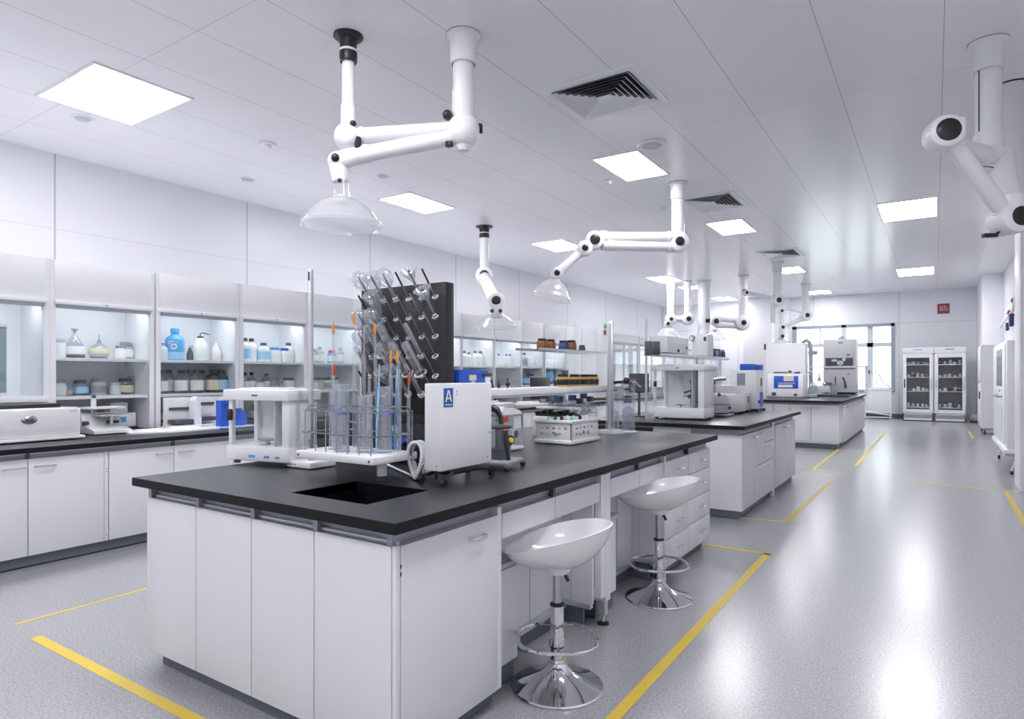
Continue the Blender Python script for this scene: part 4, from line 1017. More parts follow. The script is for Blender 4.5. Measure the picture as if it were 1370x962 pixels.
shelf_row(8, 'upper', [(.12, 'bottle', .035, .22, g(body='frost', cap='navy', label='paper'), 'slim white bottle with blue cap'), (.30, 'bottle', .035, .22, g(body='frost', cap='lightblue', label='paper'), 'slim white bottle'), (.43, 'bottle', .035, .22, g(body='frost', cap='navy', label='paper'), 'slim white bottle with blue cap'), (.56, 'bottle', .035, .22, g(body='frost', cap='navy', label='paper'), 'slim white bottle with blue cap')], .2)
shelf_row(9, 'upper', [(.08, 'bottle', .065, .26, g(body='midgrey', cap='darkgrey', label='grey'), 'grey bottle'), (.34, 'jar', .045, .17, WP, 'white jar'), (.50, 'jar', .05, .19, WP, 'white jar'), (.66, 'jar', .045, .17, WP, 'white jar'), (.80, 'jar', .045, .17, WP, 'white jar')], .2)
NB = g(body='navy', cap='darkgrey', label='lightblue')
shelf_row(9, 'lower', [(.05, 'bottle', .06, .22, NB, 'dark blue bottle'), (.22, 'bottle', .06, .22, NB, 'dark blue bottle'), (.42, 'jar', .06, .2, g(body='lightblue', cap='darkgrey', label='paper'), 'light blue jar'), (.58, 'jar', .06, .2, g(body='lightblue', cap='black', label='paper'), 'light blue jar')], .2)
shelf_row(10, 'upper', [(.1, 'bottle', .05, .2, WP, 'white bottle'), (.28, 'bottle', .05, .2, WP, 'white bottle'), (.52, 'bottle', .05, .2, WP, 'white bottle'), (.72, 'bottle', .05, .2, WP, 'white bottle')], .2)
# ================================================================== THINGS ON THE BENCHES
def draft_shield(label, p, w, d, h, rz=0., group='glass balance enclosures', marks=True, knobz=.55, side='right', dark=False):
    """analytical balance in a glass case: heavy base, corner posts, thick lid, solid right side"""
    t = thing('analytical_balance', label, 'balance', p, rz, group)
    bh = .055 * h / .38 + .02
    b = MB('white'); b.box(-w / 2, w / 2, -d / 2, d / 2, .022, .022 + bh, bev=.008); b.build('base', t)
    if marks:
        for x, q in ((-.05, .045), (.05, .035), (.12, .03)): b = MB('skyblue'); b.box(w * x / .4, w * x / .4 + q, -d / 2 - .001, -d / 2 + .001, .04, .052); b.build('badge', t)
    for sx in (-1, 1):
        for sy in (-1, 1):
            b = MB('darkgrey'); b.lathe([(.014, 0), (.018, .006), (.016, .016), (.010, .018), (.010, .024)], None, 16, Matrix.Translation((sx * (w / 2 - .035), sy * (d / 2 - .04), 0))); b.build('foot', t)
    z0 = .022 + bh; z1 = h - .055
    b = MB('white'); b.box(-w / 2 - .012, w / 2 + .012, -d / 2 - .012, d / 2 + .012, z1, h, bev=.006); b.box(-.02, .02, -d / 2 - .0125, -d / 2 - .011, z1 + .022, z1 + .030, 'darkgrey'); b.box(-w / 2 + .04, w / 2 - .04, -d / 2 + .04, d / 2 - .04, h, h + .008, 'frost'); b.build('lid', t)
    b = MB('white'); b.box(w / 2 - .12 * w, w / 2 - .004, -d / 2 + .012, d / 2 - .004, z0, z1, bev=.003)
    b.cyl((w / 2 - .003, d * .3, z0 + .03), (w / 2, d * .3, z0 + .03), .004, None, 'darkgrey', 8); b.cyl((w / 2 - .003, d * .3, z1 - .05), (w / 2, d * .3, z1 - .05), .004, None, 'darkgrey', 8); b.build('side_housing', t)
    b = MB('frost'); b.box(-w / 2 + .02, w / 2 - .12 * w, d / 2 - .012, d / 2 - .004, z0, z1)
    b.cyl((0.02, d / 2 - .013, z0 + (z1 - z0) * .72), (.02, d / 2 - .02, z0 + (z1 - z0) * .72), .008, None, 'darkgrey', 12); b.box(.016, .024, d / 2 - .02, d / 2 - .013, z0 + (z1 - z0) * .62, z0 + (z1 - z0) * .72, 'darkgrey'); b.build('back_panel', t)
    b = MB('white'); b.box(-w / 2 + .004, -w / 2 + .03, -d / 2 + .012, -d / 2 + .034, z0, z1, bev=.002); b.build('corner_post', t)
    b = MB('white'); b.box(-w / 2 + .004, -w / 2 + .03, d / 2 - .034, d / 2 - .008, z0, z1, bev=.002); b.build('corner_post', t)
    kz = z0 + (z1 - z0) * knobz
    b = MB('black'); b.lathe([(0, 0), (.016, 0), (.018, .01), (.018, .05), (.012, .058), (0, .058)], None, 16, Matrix.Translation((-w / 2 + .03, -d / 2 - .004, kz)) @ Matrix.Diagonal((1, .7, 1, 1))); b.build('door_knob', t)
    b = MB('cabglass'); b.quad((-w / 2 + .03, -d / 2 + .016, z0), (w / 2 - .12 * w, -d / 2 + .016, z0), (w / 2 - .12 * w, -d / 2 + .016, z1), (-w / 2 + .03, -d / 2 + .016, z1), 'cabglass')
    b.quad((-w / 2 + .008, -d / 2 + .034, z0), (-w / 2 + .008, d / 2 - .034, z0), (-w / 2 + .008, d / 2 - .034, z1), (-w / 2 + .008, -d / 2 + .034, z1), 'cabglass'); b.build('glass_pane', t)
    b = MB('steel'); b.lathe([(.045, 0), (.05, .004), (.05, .01), (0, .011)], None, 24, Matrix.Translation((-.03, 0, z0 + .02))); b.cyl((-.03, 0, z0), (-.03, 0, z0 + .02), .012); b.build('weighing_pan', t)
    b = MB('frost'); b.box(w / 2 - .12 * w - .07, w / 2 - .12 * w - .064, -d / 2 + .03, d / 2 - .03, z0, z1); b.build('inner_partition', t)
    b = MB('darkgrey'); b.sph((w / 2 - .12 * w - .035, -.02, z0 + .06), .026, sc=(.8, .8, 1.2)); b.build('weight', t)
    return t

# --- near island -------------------------------------------------------------------------------------------------
draft_shield('white analytical balance in a glass case, standing left of the sink on the near bench', (-2.885, 2.085, TZ), .42, .215, .385, math.radians(9))
# clear screen on a tall post
t = thing('screen_stand', 'tall grey post with a clear glass screen, right of the near balance', 'screen', (-2.60, 2.10, TZ))
b = MB('white'); b.box(-.095, .085, -.07, .09, .004, .034, bev=.005); b.box(-.07, -.02, -.0705, -.069, .014, .02, 'grey'); b.build('base', t)
b = MB('alu'); b.box(-.011, .011, -.010, .010, .034, .985, bev=.002); b.box(-.006, .006, -.0115, -.009, .93, .975, 'darkgrey'); b.box(-.006, .006, -.0115, -.009, .10, .14, 'grey'); b.build('post', t)
b = MB('cabglass'); b.box(-.003, .003, .012, .28, .05, .975); b.build('glass_sheet', t)
b = MB('alu'); b.box(-.005, .005, .012, .28, .034, .05); b.build('edge_frame', t)

# glassware tray on a single column
t = thing('glassware_rack', 'white tray rack with steel wire loops on one column, behind the sink', 'rack', (-2.0, 2.02, TZ))
b = MB('white'); b.box(-.42, .075, -.15, .12, .085, .118, bev=.006)
for x in (-.40, .05): b.cyl((x, -.151, .10), (x, -.1495, .10), .006, None, 'darkgrey', 10)
b.build('tray', t)
b = MB('white'); b.cyl((-.005, -.02, .02), (-.005, -.02, .09), .022, None, None, 20); b.build('column', t)
b = MB('darkgrey'); b.lathe([(.026, 0), (.026, .018), (.022, .022)], None, 20, Matrix.Translation((-.005, -.02, 0))); b.build('column_foot', t)
b = MB('steel')
for k in range(7):
    x = -.39 + k * .07
    b.tube([(x, -.12, .118), (x, -.12, .30), (x + .01, -.10, .32), (x + .03, .07, .32), (x + .04, .09, .30), (x + .04, .09, .118)], .0028, None, 6)
b.build('wire_loop', t)
for z in (.20, .30):
    b = MB('steel'); b.tube([(-.40, -.125, z), (.06, -.125, z), (.065, .10, z), (-.40, .10, z)], .0032, None, 6, closed=True); b.build('wire_rail', t)
tx, ty, tz = -2.0, 2.02, TZ + .119
def burette(dx, dy, h, r, tip, label, rod=False, lean=(0, 0)):
    t = thing('glass_tube' if not rod else 'glass_rod', label, 'glass tube', (tx + dx, ty + dy, tz), 0, 'glass tubes standing in the white rack')
    T = Matrix.Rotation(lean[0], 4, 'X') @ Matrix.Rotation(lean[1], 4, 'Y')
    b = MB('tubeglass' if not rod else 'tubeglass'); b.lathe([(0, 0), (r * .5, 0), (r, r * 1.2), (r, h * .78), (r * .55, h * .82), (r * .5, h), (r * .62, h + .002)], None, 14, T); b.build('tube', t)
    if tip:
        c = MB(tip); c.lathe([(r * .62, h - .022), (r * .8, h - .015), (r * .62, h + .022), (r * .4, h + .032), (0, h + .033)], None, 12, T); c.build('stopper', t)
    return t
DIRW = ['leftmost tall glass tube with an orange tip in the white rack', 'second tall glass tube with an orange tip in the white rack, slightly taller',
        'tall bare glass tube third from the left in the white rack', 'tall glass tube with an amber tip by the pegboard left edge']
burette(-.375, .03, .555, .0085, 'orange', DIRW[0]); burette(-.265, .06, .60, .009, 'orange', DIRW[1])
burette(-.20, .06, .55, .0085, None, DIRW[2]); burette(-.14, .085, .55, .008, 'orange', DIRW[3], lean=(0, -.03))
burette(-.335, .0, .36, .008, 'red', 'short glass tube with a red tip near the rack front left corner')
burette(-.055, .085, .42, .009, 'orange', 'glass tube with an orange tip in front of the pegboard')
burette(-.015, .085, .42, .009, 'orange', 'glass tube with an orange tip, farther right in front of the pegboard')
burette(-.04, -.06, .33, .012, None, 'thin bare glass tube in the middle right of the white rack')
burette(.03, .05, .40, .011, None, 'pale thick glass tube near the right end of the white rack')
burette(.05, .09, .32, .008, 'red', 'short glass tube with a red tip at the rack right end')
for k, (dx, dy, h, r, lab) in enumerate([(-.30, -.02, .27, .034, 'wide clear cylinder near the left end of the white rack'), (-.20, -.07, .30, .036, 'wide clear cylinder with a pouring lip, left of centre in the white rack'),
        (-.11, -.02, .25, .040, 'wide clear cylinder in the centre of the white rack'), (-.02, .01, .29, .034, 'wide clear cylinder right of centre in the white rack')]):
    t = thing('measuring_cylinder', lab, 'measuring cylinder', (tx + dx, ty + dy, tz), k, 'clear cylinders in the white rack')
    b = MB('labglass'); b.lathe([(0, 0), (r, 0), (r, .004), (r * .9, .012), (r * .9, h * .9), (r * .95, h), (r * .9, h - .003), (r * .85, h * .8), (r * .85, .014), (0, .012)], None, 20); b.build('cylinder_body', t)
    if k in (1, 3):
        c = MB('blue'); c.lathe([(r * .86, h * .55), (r * .86, h * .58), (0, h * .58)], None, 16); c.build('blue_ring', t)
    for z in (.3, .5, .7):
        pass
for dx, dy, dz_, lab, m in ((-.08, .02, .30, 'blue pipette leaning in the rack in front of the pegboard', 'blue'), (-.03, -.03, .27, 'pale blue pipette leaning beside the blue one in the rack', 'lightblue'), (.0, .05, .29, 'thin blue glass rod in the right half of the rack', 'skyblue')):
    b = MB(m); b.tube([(0, 0, 0), (.005, 0, dz_ * .5), (.012, .004, dz_)], [.0025, .0045, .006], None, 8)
    b.tube([(.012, .004, dz_), (.014, .005, dz_ + .09)], [.0035, .002], 'lightblue', 8)
    tag(b.build('pipette', loc=(tx + dx, ty + dy, tz)), lab, 'pipette', 'pipettes in the white rack')

# black drying pegboard
BX0, BX1, BYF, BZ0, BZ1 = -2.965, -2.29, 2.78, TZ, 1.845
t = thing('drying_board', 'tall black pegboard for drying glassware on the near bench', 'drying rack', ((BX0 + BX1) / 2, BYF, TZ))
ox = (BX0 + BX1) / 2
b = MB('black'); b.box(BX0 - ox, BX1 - ox, 0, .075, 0.0, BZ1 - TZ, bev=.004); b.build('board', t)
PEG = Vector((0, -.125, .158))
pegs = {}
for r_ in range(6):
    for c_ in range(6):
        x = -2.355 - .100 * c_ ; z = 1.745 - .112 * r_
        if z < 1.05: continue
        pegs[(r_, c_)] = (x, z)
        p = Vector((x - ox, 0, z - TZ)); b = MB('steel'); b.cyl(p, p + PEG, .0048, None, 'steel', 10); b.cyl(p + PEG * (.55 if r_ == 0 or c_ == 5 else .95), p + PEG * 1.005, .0056, None, 'black', 10)  # edge pegs blackened outward, imitating bare rods seen dark against the bright wall
        b.disc_axis([(0, .0), (.013, .001), (.019, .012), (.020, .022), (.014, .026), (.006, .018)], p, PEG, 'boardglass', 16)
        b.disc_axis([(.018, .018), (.021, .022), (.018, .026), (.015, .022), (.018, .018)], p, PEG, 'frost', 16); b.build('peg', t)
# drip tray at the foot
b = MB('black_gloss'); b.box(-.33 , .38, -.36, 0, 0, .20, bev=.006); b.box(-.33, .38, -.10, -.002, .20, .235, 'black'); dtray = b.build('drip_tray', t)
DG = Vector((0, -.125, .158)).normalized()
def hung(r_, c_, kind, label, s=1., m='boardglass'):
    x, z = pegs[(r_, c_)]; p = Vector((x, BYF, z)); q = DG.to_track_quat('Z', 'Y').to_euler()
    t = thing('hanging_flask' if kind in ('flask', 'cone', 'funnel') else 'hanging_tube', label, 'flask' if kind in ('flask', 'cone', 'funnel') else 'glass tube', p, 0, 'glassware hung on the black pegboard')
    t.rotation_euler = q
    b = MB(m)
    if kind == 'flask': pr = [(.013, .035), (.013, .11), (.02, .125), (.045, .15), (.055, .185), (.050, .215), (.03, .24), (0, .246)]
    elif kind == 'cone': pr = [(.014, .03), (.014, .08), (.05, .19), (.053, .205), (.046, .212), (0, .213)]
    elif kind == 'funnel': pr = [(.008, .03), (.009, .13), (.05, .20), (.054, .205), (.05, .206), (.012, .14)]
    elif kind == 'cyl': pr = [(.03, .035), (.028, .04), (.027, .24), (.022, .255), (0, .258)]
    else: pr = [(.016, .03), (.014, .035), (.014, .24), (.010, .25), (0, .252)]
    pr = [(a * s, q_ * (s if kind not in ('tube',) else 1)) for a, q_ in pr]
    b.lathe(pr, None, 20); b.build('glass_body', t)
    b = MB('frost'); r0 = pr[0][0]; b.lathe([(r0 * 1.0, pr[0][1]), (r0 * 1.35, pr[0][1] + .002), (r0 * 1.35, pr[0][1] + .008), (r0 * 1.0, pr[0][1] + .01)], None, 16); b.build('lip', t)
    return t
hl = [(0, 1, 'funnel', 'clear glass funnel hung on the top row of the pegboard, near its right end'), (0, 3, 'flask', 'round flask on the top row of the pegboard, at the middle'), (0, 4, 'cone', 'conical flask on the top row of the pegboard, left of middle'), (0, 5, 'flask', 'round flask on the top row of the pegboard, near its left end'),
      (1, 0, 'funnel', 'clear funnel with a dark stem on the second row, right end of the pegboard'), (1, 4, 'cone', 'conical flask on the second row of the pegboard, left of middle'),
      (3, 5, 'flask', 'round flask on the fourth row at the far left of the pegboard'), (2, 5, 'flask', 'round flask on the third row of the pegboard, second from its left edge'), (2, 4, 'flask', 'round flask on the third row of the pegboard, left of middle'),
      (3, 4, 'cyl', 'narrow glass cylinder on the fourth row of the pegboard, left of middle'), (3, 3, 'cyl', 'narrow glass cylinder on the fourth row of the pegboard, at the middle'), (3, 1, 'tube', 'slim test tube on the fourth row of the pegboard, near the right end'),
      (4, 2, 'cyl', 'glass cylinder on the fifth row of the pegboard, right of middle'), (4, 1, 'cyl', 'glass cylinder on the fifth row of the pegboard, near the right end'), (4, 3, 'cyl', 'glass cylinder on the fifth row of the pegboard, at the middle'), (4, 5, 'tube', 'slim test tube on the fifth row of the pegboard, towards the left'),
      (5, 2, 'tube', 'slim test tube on the sixth row of the pegboard, right of middle'), (5, 3, 'cone', 'small conical flask on the sixth row of the pegboard, at the middle'), (5, 1, 'tube', 'slim test tube on the sixth row of the pegboard, near the right end')]
for r_, c_, k_, lab in hl:
    if (r_, c_) in pegs: hung(r_, c_, k_, lab, 1.0 if k_ != 'flask' else .95)
# packet and note on the black tray front
b = MB('blue'); b.prism([(-.055, 0), (.02, -.004), (.03, .022), (.055, .026), (.05, .042), (.0, .038), (-.05, .030)], 'y', -.008, .008, 'blue'); b.prism([(-.085, -.006), (-.045, .0), (-.045, .03), (-.08, .024)], 'y', -.007, .009, 'green')
v = at_y(533, 597, 2.40); tag(b.build('foil_packet', loc=(v.x, 2.405, v.z)), 'small green and blue packet taped to the black drip tray front', 'packet')
b = MB('paper')
for x0_, x1_, z0_, z1_ in ((0, .012, 0, .028), (.004, .03, .020, .028), (.02, .028, .002, .026), (.034, .04, 0, .03), (.044, .05, .002, .03), (.036, .056, .012, .018)): b.box(x0_, x1_, -.0008, .0006, z0_, z1_)
v = at_y(521, 577, 2.418); b.build('lettering', dtray, loc=(v.x - (BX0 + BX1) / 2, 2.4185 - BYF, v.z - TZ))

# white cabinet with a blue A sign on wheeled feet
t = thing('control_box', 'slim white cabinet with a blue letter A sign on castored feet', 'cabinet', (-1.72, 2.19, TZ))
b = MB('gloss_white'); b.box(-.055, .035, -.175, .185, .062, .425, bev=.006)
for p in ((.0355, .165, .20), (.0355, .15, .09)): b.cyl(p, (p[0] + .002, p[1], p[2]), .005, None, 'grey', 10)
b.build('housing', t)
b = MB('signblue'); b.box(.0352, .0368, -.158, -.098, .326, .405); sg = b.build('sign_plate', t)
# the letter A and its underline
b = MB('paper'); T = Matrix.Translation((.0370, -.128, .372))
def bar2(p, q, w_):
    p = Vector(p); q = Vector(q); d = (q - p).normalized(); n = Vector((-d.y, d.x)) * w_ / 2
    b.prism([tuple(p - n), tuple(q - n), tuple(q + n), tuple(p + n)], 'x', 0, .0008, None, T)
bar2((-.018, -.024), (-.002, .024), .007); bar2((.018, -.024), (.002, .024), .007); bar2((-.012, -.010), (.012, -.010), .006); b.box(.0370, .0378, -.150, -.106, .334, .338)
b.build('letter', sg)
text_part('small_print', '6\nC', .014, 'grey', t, (.036, -.07, .385), (PI / 2, 0, PI / 2))
b = MB('black')
b.box(-.04, .02, -.10, .10, .035, .062, bev=.006)
ends = [(-.10, -.14), (.035, -.155), (.045, .17), (-.09, .17)]
for ex, ey in ends:
    b.tube([(-.01, 0, .045), (ex * .6 - .004, ey * .6, .045), (ex, ey, .034)], [.010, .009, .007], None, 8)
b.build('castor_frame', t)
for ex, ey in ends:
    b = MB('black'); b.cyl((ex - .008, ey, .016), (ex + .008, ey, .016), .015, None, None, 16); b.cyl((ex, ey, .02), (ex, ey, .036), .006); b.build('castor', t)
b = MB('black'); b.tube([(.0, -.165, .03), (.01, -.17, .085), (-.005, -.16, .105), (-.02, -.15, .06)], .006, None, 8); b.build('cable_hook', t)
# coiled hose
t = thing('coiled_hose', 'white and chrome coiled hose on the bench, left of the letter A cabinet', 'hose', (-1.895, 2.11, TZ))
b = MB('chrome')
for k in range(4):
    pts = []
    for i in range(24):
        a = 2 * PI * i / 24
        pts.append((.036 * math.cos(a) * (1 + .05 * k) , .012 * k - .02 + .01 * math.sin(a * 2), .088 + .078 * math.sin(a)))
    b.tube(pts, .0075, 'chrome' if k % 2 else 'white', 8, closed=True)
b.build('coil', t)
b = MB('white'); b.tube([(-.03, 0, .03), (.02, .01, .018), (.06, .02, .05), (.10, .03, .075)], .010, None, 10); b.tube([(-.45, .24, .012), (-.2, .1, .010), (-.03, 0, .012)], .005, None, 8); b.build('lead', t)

# black instrument with a glass jar behind the cabinet
t = thing('overhead_stirrer', 'black instrument with a lever and yellow knob, behind the letter A cabinet', 'instrument', (-1.80, 2.60, TZ), math.radians(10))
b = MB('grey'); b.box(-.10, .09, -.10, .10, .022, .045, bev=.008); b.build('base', t)
for sx, sy in ((-.09, -.1), (.085, -.105), (.085, .1), (-.09, .1)):
    b = MB('black'); b.sph((sx, sy, .014), .014); b.build('foot', t)
b = MB('jarglass'); b.lathe([(.055, .047), (.06, .06), (.06, .19), (.055, .20)], None, 24); b.build('glass_jar', t)
b = MB('darkgrey'); b.lathe([(0, .197), (.062, .197), (.064, .205), (.06, .215), (.03, .222), (0, .222)], None, 24); b.lathe([(.0, .048), (.045, .048), (.045, .10), (0, .10)], None, 20); b.lathe([(.02, .10), (.02, .197)], None, 16); b.build('jar_lid', t)
b = MB('black'); b.tube([(.02, -.02, .22), (.015, -.02, .255), (0, -.02, .285), (-.03, -.02, .30)], [.014, .012, .016, .020], None, 10); b.build('lever', t)
b = MB('black'); b.tube([(.06, -.055, .19), (.07, -.065, .12), (.085, -.075, .05)], [.012, .015, .010], None, 10); b.build('bracket', t)
b = MB('black'); b.disc_axis([(0, 0), (.022, 0), (.024, .015), (0, .02)], (.07, -.04, .145), (.8, -.6, 0), None, 16); b.disc_axis([(0, 0), (.014, 0), (.012, .012), (0, .014)], (.085, -.052, .145), (.8, -.6, 0), 'yellowknob', 16); b.build('knob', t)
b = MB('red'); b.sph((.05, -.04, .185), .010); b.build('button', t)
# small glass tank
t = thing('glass_tank', 'small clear framed tank with a round emblem, right of the black instrument', 'glass tank', (-2.22, 3.22, TZ))
w, d, h = .19, .20, .21
b = MB('alu')
for sx in (-1, 1):
    for sy in (-1, 1): b.box(sx * w / 2 - .005, sx * w / 2 + .005, sy * d / 2 - .005, sy * d / 2 + .005, .01, h)
b.build('corner_frame', t)
b = MB('white'); b.box(-w / 2 - .01, w / 2 + .01, -d / 2 - .01, d / 2 + .01, .008, .025, bev=.003); b.build('base', t)
b = MB('grey'); b.box(-w / 2 - .008, w / 2 + .008, -d / 2 - .008, d / 2 + .008, h, h + .012, bev=.003); b.box(w / 2 - .03, w / 2 + .009, -d / 2 - .009, -d / 2 + .03, h - .03, h, 'red'); b.build('rim', t)
b = MB('cabglass')
b.box(-w / 2, w / 2, -d / 2, -d / 2 + .003, .025, h); b.box(w / 2 - .003, w / 2, -d / 2, d / 2, .025, h); b.box(-w / 2, -w / 2 + .003, -d / 2, d / 2, .025, h); b.build('glass_pane', t)
b = MB('darkgrey'); b.disc_axis([(0, 0), (.022, 0), (.022, .0015), (0, .0015)], (w / 2, .03, .10), (1, 0, 0), None, 20); b.box(w / 2 - .0, w / 2 + .001, .0, .06, .04, .05, 'grey'); b.build('emblem', t)
b = MB('white'); b.prism([(-.10, 0), (.10, 0), (.08, .02), (.02, .035), (-.03, .03), (-.09, .05), (-.11, .02)], 'x', -.09, .09, None, Matrix.Translation((0, 0, h + .012))); b.build('folded_cloth', t)
b = MB('frost'); b.box(-.07, .05, -.05, .08, .026, .13, bev=.01); b.build('inner_tray', t)
# white box instrument further back
t = thing('oven_box', 'plain white bench oven behind the glass tank, near the bench far side', 'instrument', (-2.72, 3.62, TZ), 0)
b = MB('gloss_white'); b.box(-.20, .20, -.20, .22, .02, .265, bev=.02); b.build('housing', t)
b = MB('white'); b.box(-.20, .20, -.215, -.198, .03, .25, bev=.006); dd = b.build('door', t)
b = MB('darkgrey'); b.box(.12, .135, -.228, -.214, .13, .19, bev=.004); b.build('handle', dd)
b = MB('frost'); b.box(-.12, .12, -.12, .14, .265, .275, bev=.003); b.build('top_plate', t)
for sx in (-1, 1):
    for sy in (-1, 1):
        b = MB('black'); b.cyl((sx * .16, sy * .16, 0), (sx * .16, sy * .16, .02), .015); b.build('foot', t)

# white bin full of tools
t = thing('storage_bin', 'white plastic bin with printed pictures, on the near bench middle', 'bin', (-2.11, 3.88, TZ))
w, d, h = .27, .40, .14
b = MB('gloss_white')
b.box(-w / 2 - .012, w / 2 + .012, -d / 2 - .012, d / 2 + .012, .004, .03, bev=.006); b.box(-w / 2, w / 2, -d / 2, -d / 2 + .012, .028, h, bev=.004); b.box(-w / 2, w / 2, d / 2 - .012, d / 2, .028, h, bev=.004)
b.box(-w / 2, -w / 2 + .012, -d / 2, d / 2, .028, h, bev=.004); b.box(w / 2 - .012, w / 2, -d / 2, d / 2, .028, h, bev=.004); b.build('tub', t)
b = MB('gloss_white'); e = .012
b.box(-w / 2 - e, w / 2 + e, -d / 2 - e, -d / 2 + .02, h, h + .022, bev=.006); b.box(-w / 2 - e, w / 2 + e, d / 2 - .02, d / 2 + e, h, h + .022, bev=.006); b.box(-w / 2 - e, -w / 2 + .02, -d / 2, d / 2, h, h + .022, bev=.006); b.box(w / 2 - .02, w / 2 + e, -d / 2, d / 2, h, h + .022, bev=.006); b.build('rim', t)
b = MB('grey')
rnd = random.Random(3)
for k in range(9):
    x = -.10 + (k % 5) * .045; z = .10 if k < 5 else .065
    b.box(x, x + .022, -d / 2 - .0015, -d / 2, z, z + .008 + rnd.random() * .012, 'grey' if k % 3 else 'midgrey')
for k in range(9):
    y = -.14 + (k % 5) * .055; z = .10 if k < 5 else .06
    b.box(w / 2, w / 2 + .0015, y, y + .03, z, z + .008 + rnd.random() * .014, 'midgrey' if k % 2 else 'grey')
b.disc_axis([(0, 0), (.014, 0), (.014, .0015), (0, .0015)], (.02, -d / 2, .065), (0, -1, 0), 'green', 14); b.disc_axis([(0, 0), (.014, 0), (.014, .0015), (0, .0015)], (w / 2, -.03, .075), (1, 0, 0), 'grey', 14); b.build('printed_pictures', t)
b = MB('frost'); b.box(-w / 2 + .012, w / 2 - .012, -d / 2 + .012, d / 2 - .012, .03, .12); b.build('liner', t)
bx, by, bz = -2.11, 3.88, TZ + .12
tools = [('teal', 'teal handled tool standing in the white printed bin'), ('darkgrey', 'dark gripped tool at the left end of the white printed bin'), ('black', 'black handled tool beside the dark gripped one in the bin'), ('cream', 'cream handled tool in the white printed bin'), ('teal', 'second teal handled tool, farther right in the bin'), ('black', 'black handled tool at the right end of the white printed bin'), ('frost', 'pale handled tool in the middle of the white printed bin')]
for k, (m_, lab) in enumerate(tools):
    x = -.09 + .03 * k; y = (-.12 + .04 * k)
    t = thing('hand_tool', lab, 'tool', (bx + x, by + y, bz), k * .7, 'tools in the white bin')
    b = MB(m_); b.tube([(0, 0, .0), (.004, 0, .03), (.010, .004, .058)], [.012, .014, .010], None, 10); b.build('handle', t)
    b = MB('steel'); b.tube([(.0, 0, .002), (-.03, -.0, .001)], .005, None, 8); b.build('blade', t)
# dark tool rack behind the bin
t = thing('tool_rack', 'dark toothed tool rack standing behind the white printed bin', 'rack', (-2.36, 4.16, TZ))
b = MB('white'); b.box(-.16, .16, -.08, .10, .0, .15, bev=.01); b.build('box', t)
b = MB('black'); b.box(-.165, .165, -.03, .06, .15, .17)
for k in range(7): b.box(-.16 + k * .047, -.135 + k * .047, -.05, .03, .17, .185 + .008 * (k % 3), bev=.004)
b.build('toothed_bar', t)
b = MB('white'); b.box(-.17, .17, -.02, .08, .205, .22, bev=.004); b.box(-.165, -.15, .04, .06, .17, .21); b.box(.15, .165, .04, .06, .17, .21); b.build('cover', t)

# reagent shelf down the middle of the near bench
t = thing('reagent_shelf', 'long white two tier reagent shelf with tall posts along the near bench', 'shelf', (-2.30, 3.8, TZ))
RZ = 1.235 - TZ
b = MB('white'); b.box(-.10, .10, -.85, .98, RZ - .045, RZ, bev=.006); b.build('lower_shelf', t)
b = MB('alu'); b.box(-.10, .10, -.85, .98, RZ - .055, RZ - .046); b.build('shelf_rail', t)
b = MB('cabglass'); b.box(-.09, .09, .0, .95, 1.50 - TZ - .008, 1.50 - TZ); b.build('upper_shelf', t)
b = MB('alu'); b.box(-.095, -.088, -.15, .97, 1.50 - TZ - .012, 1.50 - TZ + .004); b.box(.088, .095, -.15, .97, 1.50 - TZ - .012, 1.50 - TZ + .004); b.build('upper_rail', t)
b = MB('cabglass'); b.box(-.003, .003, .30, .95, RZ + .04, 1.72 - TZ); b.build('glass_divider', t)
def post(x, y, h, name='post', par=None):
    b = MB('alu'); b.box(x - .024, x + .024, y - .012, y + .012, .03, h, bev=.004); b.box(x - .012, x + .012, y - .0135, y + .0135, .06, h - .02, 'midgrey'); p = b.build(name, par or t)
    b = MB('white'); b.prism([(x - .10, y - .07), (x + .06, y - .09), (x + .11, y + .03), (x - .04, y + .08)], 'z', 0, .022); b.build('post_base', p); return p
post(.155, .85, .885); post(-.0, -.75, RZ - .05)
# jars on the shelf: amber with black caps
for k, (y, z, sc, m_, lab) in enumerate([(.05, 1.50, 1, 'amber', 'amber jar with black cap, leftmost on the upper glass shelf of the near bench'), (.17, 1.50, 1, 'amber', 'amber jar with black cap, second on the upper glass shelf of the near bench'),
        (.36, 1.50, 1, 'navy', 'dark blue jar, third on the upper glass shelf of the near bench'), (.48, 1.50, 1.1, 'amber', 'larger amber jar, fourth on the upper glass shelf of the near bench'), (.66, 1.50, .7, 'darkgrey', 'small dark jar, fifth on the upper glass shelf of the near bench')]):
    bottle('jar', .038 * sc, .075 * sc, dict(body=m_, cap='black', label=None), (-2.30, 3.8 + y, z), lab, 'jar', 'jars on the upper glass shelf')
for k, (y, m_, lab) in enumerate([(.28, 'amberlight', 'amber jar with a wide black lid, leftmost of four on the lower reagent shelf'), (.46, 'amberlight', 'amber jar with a wide black lid, second of four on the lower reagent shelf'),
        (.63, 'amberlight', 'amber jar with a wide black lid, third of four on the lower reagent shelf'), (.77, 'amberlight', 'amber jar with a wide black lid, rightmost of four on the lower reagent shelf')]):
    bottle('jar', .046, .09, dict(body=m_, cap='black', label='black'), (-2.26, 3.8 + y, 1.235), lab, 'jar', 'amber jars on the lower shelf')
b = MB('black'); b.lathe([(0, 0), (.03, 0), (.034, .05), (.02, .06), (.018, .075), (.03, .085), (.03, .12), (0, .125)], None, 16)
tag(b.build('black_bottle', loc=(-2.34, 4.25, 1.235)), 'squat black stoppered bottle behind the amber jars on the lower shelf', 'bottle')
